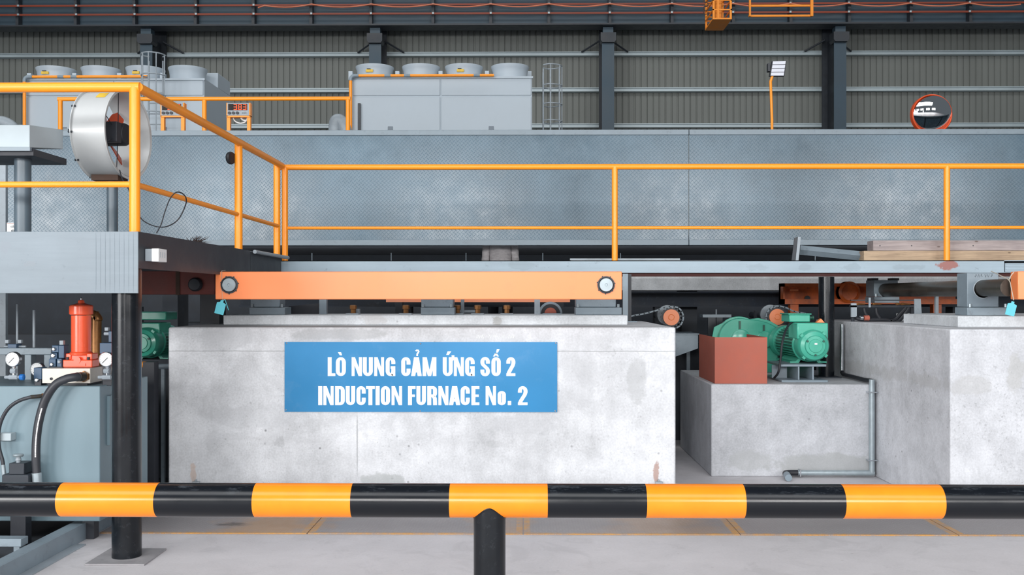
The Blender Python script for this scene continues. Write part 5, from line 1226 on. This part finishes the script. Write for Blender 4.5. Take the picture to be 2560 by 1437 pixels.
# ================================================================== HYDRAULIC UNIT UNDER THE LEFT PLATFORM
Yt = 6.65; zt = P(0, 965, Yt).z; xr = PXx(250, Yt)
t = T('hydraulic_tank', 'large pale blue-grey hydraulic tank at lower left', 'tank', (-4.6, 7.1, 0.12))
MB().box((-6.6, Yt, 0.14), (xr, 7.5, zt)).build('body', 'tank', t, bev=0.006)
for (x, y) in ((-6.5, 6.75), (xr-0.15, 6.75), (-6.5, 7.4), (xr-0.15, 7.4)): MB().box((x, y-0.04, 0.003), (x+0.08, y+0.04, 0.14)).build('foot', 'charcoal', t)
g_ = MB().box((xr+0.0005, 6.76, P(0, 1110, 6.8).z), (xr+0.02, 6.92, P(0, 988, 6.8).z)).build('level_gauge', 'tank', t)
MB().box((xr+0.02, 6.82, P(0, 1100, 6.8).z), (xr+0.028, 6.86, P(0, 1000, 6.8).z)).build('sight_glass', 'charcoal', g_)
a, b = P(-20, 1083, 6.58), P(27, 1102, 6.58)
MB().box((a.x, 6.58, b.z), (b.x, Yt-0.001, a.z)).build('name_plate', 'cab', t, bev=0.003)
# manifold block
Ym = 6.7; a, b = P(105, 920.5, Ym), P(225.5, 958, Ym)
t = T('manifold_block', 'cream machined manifold block on the hydraulic tank', 'manifold', ((a.x+b.x)/2, Ym+0.13, zt))
MB().box((a.x, Ym, b.z), (b.x, Ym+0.27, a.z)).build('block', 'cream', t, bev=0.003)
MB().box((a.x+0.03, Ym+0.02, zt+0.001), (b.x-0.03, Ym+0.24, b.z-0.001)).build('spacer', 'charcoal', t)
q = P(128.5, 946.5, Ym); MB().lathe([(0.010, 0), (0.010, -0.004), (0.005, -0.005), (0.004, -0.001)], (q.x, Ym, q.z), 'y', 14).build('plug', 'charcoal', t)
zm = a.z
# filter
Yf = 6.83; q = P(203, 885, Yf); X = q.x
t = T('oil_filter', 'bright red-orange oil filter canister on the manifold block', 'filter', (X, Yf, zm))
k = 1/K(Yf)
MB().lathe([(0.027, 0.0), (0.030, 0.01), (0.068, 0.01)] and [(25*k, zm+0.085), (28*k, zm+0.095), (28*k, zm+0.10), (23.5*k, zm+0.112), (23.5*k, P(0, 788, Yf).z)], (X, Yf, 0), n=48).build('bowl', 'filter', t)
z_ = P(0, 786, Yf).z
cap = MB().lathe([(25*k, z_-0.002), (28*k, z_+0.004), (28*k, z_+0.058), (26*k, z_+0.066), (8*k, z_+0.082), (7*k, z_+0.10), (5*k, z_+0.104), (0.5*k, z_+0.104)], (X, Yf, 0), n=48).build('cap', 'filter', t)
MB().lathe([(0.004, z_+0.104), (0.006, z_+0.115), (0.002, z_+0.125)], (X, Yf, 0), n=10).build('vent_screw', 'chrome', cap)
MB().box((X-0.105, Yf-0.06, zm+0.001), (X+0.105, Yf+0.06, zm+0.055)).box((X-0.09, Yf-0.05, zm+0.055), (X-0.05, Yf+0.05, zm+0.10)).box((X+0.06, Yf-0.05, zm+0.055), (X+0.10, Yf+0.05, zm+0.10)).box((X-0.06, Yf-0.04, zm+0.05), (X+0.06, Yf+0.05, zm+0.09)).build('base_casting', 'filter', t, bev=0.006)
MB().lathe([(0.025, -0.064), (0.025, -0.06)], (X, Yf, zm+0.052), 'y', 20).box((X-0.06, Yf-0.066, zm+0.012), (X+0.06, Yf-0.06, zm+0.03)).build('casting_rib', 'filter', t)
for sx in (-0.072, 0.076): MB().lathe([(0.010, 0.055), (0.010, 0.075), (0.001, 0.075)], (X+sx, Yf-0.055, zm), n=10).build('bolt', 'charcoal', t)
# gauges
def gauge(lab, px, py, Y, r=0.052):
    q = P(px, py, Y); t = T('pressure_gauge', lab, 'gauge', (q.x, Y, q.z-0.14), 'round pressure gauges')
    MB().lathe([(r*0.9, 0.035), (r, 0.03), (r, 0.0), (r*0.93, -0.005), (r*0.9, -0.001), (r*0.9, 0.002)], (q.x, Y, q.z), 'y', 40, caps=False).build('case', 'chrome', t)
    d = MB().lathe([(r*0.9, 0.001), (r*0.9, 0.002), (0.001, 0.002)], (q.x, Y, q.z), 'y', 40).build('dial', 'white', t)
    m_ = MB()
    for k in range(13):
        a = math.radians(225-k*22.5); u = Vector((math.cos(a), 0, math.sin(a))); n_ = Vector((-math.sin(a), 0, math.cos(a)))
        p0 = Vector((q.x, Y+0.0005, q.z))+u*r*0.70; p1 = Vector((q.x, Y+0.0005, q.z))+u*r*0.82
        m_.tube([p0, p1], 0.0008, 4)
    m_.build('scale_mark', 'ink', d)
    MB().tube([Vector((q.x-r*0.5, Y-0.001, q.z-r*0.5)), Vector((q.x+r*0.2, Y-0.001, q.z+r*0.2))], 0.0018, 5).build('needle', 'charcoal', d)
    MB().lathe([(0.012, -r-0.02), (0.012, -r+0.004)], (q.x, Y+0.015, q.z), n=8).lathe([(0.008, -0.125), (0.008, -r-0.02)], (q.x, Y+0.015, q.z), n=10).build('stem', 'chrome', t)
    MB().lathe([(0.019, -0.018), (0.019, 0.018)], (q.x, Y+0.015, q.z-r-0.03), 'x', 8).build('needle_valve', 'steel_light', t)
    MB().lathe([(0.012, -0.06), (0.012, -0.03), (0.017, -0.03), (0.017, 0.03), (0.011, 0.03), (0.011, 0.045)], (q.x, Y+0.015, q.z-0.125), 'x', 8).build('fitting', 'steel_light', t)
    return t, q
t, q = gauge('round pressure gauge with blue knob at the far left', 31, 898, 6.62)
MB().lathe([(0.019, 0.046), (0.022, 0.05), (0.022, 0.072), (0.014, 0.075)], (q.x, 6.635, q.z-0.125), 'x', 10).build('blue_knob', 'valve_knob', t)
gauge('round pressure gauge half hidden by the blue valve beside the cream block', 92, 923, 6.86, 0.050)
gauge('round pressure gauge right of the red-orange filter', 265, 898, 6.62)
# valve stacks
def valve(lab, px, Y, items):
    base = P(px, 958, Y); t = T('valve_stack', lab, 'valve', (base.x, Y, zt), 'blue hydraulic valves')
    for it in items:
        kind, x0_, y0_, x1_, y1_, mat = it[:6]; d = it[6] if len(it) > 6 else 0.08
        a, b = P(x0_, y0_, Y), P(x1_, y1_, Y)
        if kind == 'box': MB().box((a.x, Y, b.z), (b.x, Y+d, a.z)).build('valve_body', mat, t, bev=0.003)
        elif kind == 'dot': MB().lathe([((b.x-a.x)/2, 0.0), ((b.x-a.x)/2, -0.01), ((b.x-a.x)/3, -0.014), (0.001, -0.014)], ((a.x+b.x)/2, Y-0.0005, (a.z+b.z)/2), 'y', 14).build('screw_cap', mat, t)
        elif kind == 'cylx': MB().lathe([((a.z-b.z)/2, 0), ((a.z-b.z)/2, b.x-a.x)], (a.x, Y+0.04, (a.z+b.z)/2), 'x', 18).build('solenoid', mat, t)
    return t
valve('stack of blue valves left of the red-orange filter', 140, 6.76, [('box', 130, 863, 146, 881, 'valve'), ('dot', 131, 868, 140, 877, 'chrome'), ('box', 126, 882, 142, 897, 'valve'), ('dot', 128, 883, 139, 894, 'chrome'), ('box', 122, 897, 139, 916, 'valve'), ('dot', 126, 906, 135, 915, 'chrome'), ('box', 142, 896, 154, 917, 'valve'), ('dot', 145, 900, 153, 908, 'steel_light'), ('box', 146, 863, 160, 895, 'valve'), ('box', 148, 851, 158, 862, 'steel_light', 0.03), ('box', 122, 916, 156, 920, 'charcoal')])
valve('blue valve block between half-hidden gauge and cream block', 95, 6.72, [('box', 84, 919, 104, 948, 'valve'), ('dot', 88, 946, 98, 953, 'chrome'), ('box', 86, 948, 103, 964, 'charcoal')])
valve('blue valve stack beside the thick black column', 262, 6.76, [('cylx', 255, 830, 271, 839, 'steel_light'), ('box', 271, 828, 290, 855, 'valve'), ('box', 249, 857, 290, 884, 'valve'), ('box', 261, 818, 270, 827, 'steel_light', 0.03), ('box', 256, 884, 290, 964, 'charcoal')])
valve('small double-ended solenoid valve on the grey bar at far left', 31, 7.2, [('cylx', 4, 864, 19, 869, 'steel_light'), ('box', 19, 860, 41, 870, 'valve'), ('cylx', 41, 864, 58, 869, 'steel_light'), ('box', 12, 849, 21, 858, 'steel_light', 0.03), ('box', 44, 849, 53, 858, 'steel_light', 0.03)])
a, b = P(-40, 870, 7.15), P(128, 886.5, 7.15)
tag(MB().box((a.x, 7.15, b.z), (b.x, 7.25, a.z)).box((b.x-0.06, 7.16, zt), (b.x-0.01, 7.24, b.z)).box((a.x+0.3, 7.16, zt), (a.x+0.35, 7.24, b.z)).build('support_bar', 'steel_grey', bev=0.003), 'grey horizontal steel bar behind the left gauges', 'bar')
for px, y0_, lab in ((43, 760, 'left'), (85, 775, 'right')):
    q = P(px, 870, 7.3); z1_ = P(px, y0_, 7.3).z
    tag(MB().cyl((q.x, 7.3, zt), (q.x, 7.3, z1_), 0.008 if lab == 'left' else 0.010, 10).build('steel_rod', 'steel_light'), lab+' one of two thin upright rods above the tank at far left', 'rod', 'upright rods above the tank')
# copper elbow in the dark behind the filter
tag(MB().tube(spline([P(222, 786, 8.2), P(236, 790, 8.2), P(243, 800, 8.2), P(240, 830, 8.2), Vector((P(240, 0, 8.2).x, 8.2, 0.01))], 6), 0.045, 18).build('copper_elbow', 'copper'), 'dull copper-brown pipe elbow in shadow behind the red-orange filter', 'pipe')
# hoses
def hose(lab, pts_, Y, r, mat='hose', ends=True, marks=None):
    pp = spline([P(p[0], p[1], p[2] if len(p) > 2 else Y) for p in pts_], 10)
    t = T('hydraulic_hose', lab, 'hose', pp[-1], 'black hydraulic hoses')
    MB().tube(pp, r, 20).build('hose', mat, t)
    if ends:
        d = (pp[0]-pp[1]).normalized(); MB().cyl(pp[0]-d*0.06, pp[0]+d*0.012, r*1.12, 20).build('crimp', 'shaft', t)
        MB().cyl(pp[0]+d*0.010, pp[0]+d*0.035, r*1.35, 6).build('hex_nut', 'copper', t)
        d = (pp[-1]-pp[-2]).normalized(); MB().cyl(pp[-1]-d*0.01, pp[-1]+d*0.10, r*1.12, 20).build('crimp', 'galv', t)
    if marks:
        m_ = MB(); i0, i1 = marks; i = i0; n = 0
        for i in range(i0, i1):
            p0, p1 = pp[i], pp[i+1]
            for f in (0.1, 0.3, 0.5, 0.7, 0.9):
                n += 1
                if n % 7 == 0: continue
                c_ = p0.lerp(p1, f)+Vector((r*0.35, -r*0.945, 0)); hh = random.uniform(0.003, 0.0045)
                m_.box(c_-Vector((0.0045, 0.0012, hh*0.5)), c_+Vector((0.0045, 0.0012, hh*0.5)))
        m_.build('printed_marking', 'letter', t)
    return t
hose('thick black hydraulic hose curving from the cream block down the tank', [(206, 941, 6.67), (190, 942, 6.60), (165, 947, 6.56), (138, 962, 6.54), (113, 1000), (98, 1050), (91, 1100), (90, 1150), (92, 1185)], 6.54, 0.0285, marks=(44, 68))
hose('thin black hydraulic hose arching off the left edge', [(100, 990, 6.6), (75, 993), (45, 1003), (20, 1022), (3, 1052), (-4, 1085), (-2, 1120), (6, 1150), (8, 1165)], 6.56, 0.0125)
# valve at foot of tank
t = T('drain_valve', 'dark drain valve with handwheel at the foot of the tank', 'valve', P(42, 1215, 6.5))
q = P(42, 1140, 6.5)
MB().lathe([(0.012, 0.0), (0.030, 0.004), (0.036, 0.014), (0.030, 0.022), (0.010, 0.024)], (q.x, 6.52, q.z-0.01), n=14).build('handwheel', 'galv', t)
MB().lathe([(0.014, -0.06), (0.014, -0.035), (0.02, -0.03), (0.012, 0.0)], (q.x, 6.52, q.z), n=10).build('stem', 'steel_light', t)
a, b = P(22, 1158, 6.48), P(60, 1186, 6.48)
MB().box((a.x, 6.48, b.z), (b.x, 6.60, a.z)).build('body', 'steel_dark', t, bev=0.004)
MB().box((a.x-0.05, 6.48, 0.35), (b.x+0.03, 6.60, b.z-0.001)).build('lower_body', 'steel_dark', t, bev=0.01)
MB().box((a.x, 6.50, 0.0), (b.x, 6.58, 0.349)).build('pedestal', 'charcoal', t)
# green motor behind, yellow pipe, dark stub
t, x_, z_ = motor('dim green electric motor in shadow right of the thick black column', 357, 857, 8.9, 0.142, 0.6, grp='green electric motors')
MB().box((x_-0.13, 9.0, z_+0.05), (x_+0.118, 9.3, z_+0.185)).build('terminal_housing', 'green', t, bev=0.01)
MB().box((x_-0.13, 9.0, z_+0.21), (x_+0.18, 9.3, z_+0.29)).build('terminal_box', 'green', t, bev=0.01)
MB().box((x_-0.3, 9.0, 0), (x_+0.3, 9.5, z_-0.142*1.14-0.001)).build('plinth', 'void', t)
pp = [P(320, 912, 8.3), P(372, 911, 8.3)]+[P(378, 914, 8.3), P(378, 934, 8.3)]
t = T('yellow_elbow_pipe', 'yellow elbow pipe below the dim green motor', 'pipe', P(378, 934, 8.3))
MB().tube(spline(pp, 5), 0.026, 16).build('pipe', 'rail', t)
MB().lathe([(0.032, 0), (0.032, 0.03)], P(378, 937, 8.3), n=16).build('socket', 'copper', t)
MB().cyl(P(378, 937, 8.3), Vector((P(378, 937, 8.3).x, 8.3, 0)), 0.02, 10).build('drop_pipe', 'charcoal', t)
tag(MB().box((PXx(357, 7.9), 7.9, 0), (PXx(385, 7.9), 8.0, P(0, 905, 7.9).z)).build('dark_stanchion', 'charcoal'), 'dark steel stanchion just right of the thick black column', 'stanchion')
q = P(398, 916, 8.6); tag(MB().cyl(q, (PXx(424, 8.6), 8.6, q.z), 0.025, 14).box((q.x+0.02, 8.59, 0), (q.x+0.05, 8.62, q.z-0.02)).build('pipe_stub', 'steel_grey'), 'short grey pipe stub beside the left face of the big block', 'pipe')
# floor frame at lower left
t = T('floor_channel', 'blue-grey steel channel on the floor running back at lower left', 'channel', (-3.1, 6.2, 0))
MB().box((-3.085, 4.9, 0), (-3.073, 7.35, 0.118)).build('web', 'steel_grey', t)
MB().box((-3.17, 4.9, 0.106), (-3.086, 7.35, 0.118)).build('top_flange', 'steel_grey', t)
MB().box((-3.072, 4.9, 0), (-3.0, 6.55, 0.010)).build('foot_flange', 'steel_light', t)
tag(MB().box((-3.62, 6.08, 0.11), (-3.20, 6.17, 0.16)).box((-3.60, 6.1, 0.012), (-3.55, 6.15, 0.11)).box((-3.26, 6.1, 0.012), (-3.22, 6.15, 0.11)).build('cross_bar', 'steel_grey', bev=0.003), 'short blue-grey cross bar beside the floor channel', 'bar')
tag(MB().box((-4.2, 6.02, 0.12), (-3.66, 6.3, 0.19)).box((-4.1, 6.1, 0.012), (-3.72, 6.2, 0.12)).build('step_block', 'steel_grey', bev=0.004), 'grey steel step at the lower left corner', 'step')
tag(MB().box((-7, 5.9, 0.0005), (-3.18, 9.6, 0.002)).build('floor_shade_sheet', 'void'), 'added dark floor sheet standing for the shade under the hydraulic tank', 'tray')  # dark sheet laid on the floor as the shadow below the tank
# ================================================================== FLOOR PLATES
yb_ = 7.62
edges = [-3.05, -1.55, 0.0, 1.55, 3.1, 4.65, 6.2]
labs = ['grey chequer floor plate behind the foot of the thick black column', 'grey chequer floor plate between the black column and the barrier post', 'grey chequer floor plate just right of the barrier post', 'grey chequer floor plate in front of the pedestal', 'grey chequer floor plate in front of the right concrete block', 'grey chequer floor plate at the far right edge']
for i in range(6):
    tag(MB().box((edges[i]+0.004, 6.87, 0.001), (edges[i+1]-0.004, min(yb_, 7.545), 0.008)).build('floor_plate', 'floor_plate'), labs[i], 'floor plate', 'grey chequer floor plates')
# ================================================================== BARRIER
Yb = 4.745; rb_ = 0.0835; zb1 = P(0, 1250, 4.66).z
zb1 = CAMZ-(1251-HOR)*Yb/F
t = T('safety_barrier', 'black and orange striped pipe barrier across the foreground', 'barrier', (PXx(1224, Yb), Yb, 0))
MB().cyl((-7.0, Yb, zb1), (7.0, Yb, zb1), rb_, 64).build('rail', 'stripe', t)
Xp = PXx(1224, Yb); rp = 0.079
# post with a saddle cut that fits round the rail
ps = MB(); ring0, ring1 = [], []
for j in range(56):
    a = 2*PI*j/56; u, v = rp*math.cos(a), rp*math.sin(a)
    ring0.append((Xp+u, Yb+v, 0.0)); ring1.append((Xp+u, Yb+v*1.0, zb1-math.sqrt(max((rb_+0.0015)**2-v*v, 0))+0.004))
ps.loft([ring0, ring1]); ps.build('post', 'black', t)
wl = MB(); wp = []
for j in range(57):
    a = 2*PI*j/56; u, v = (rp+0.001)*math.cos(a), (rp+0.001)*math.sin(a); wp.append((Xp+u, Yb+v, zb1-math.sqrt(max(rb_**2-v*v, 0))))
wl.tube(wp, 0.004, 6, caps=False); wl.build('weld_bead', 'black', t)
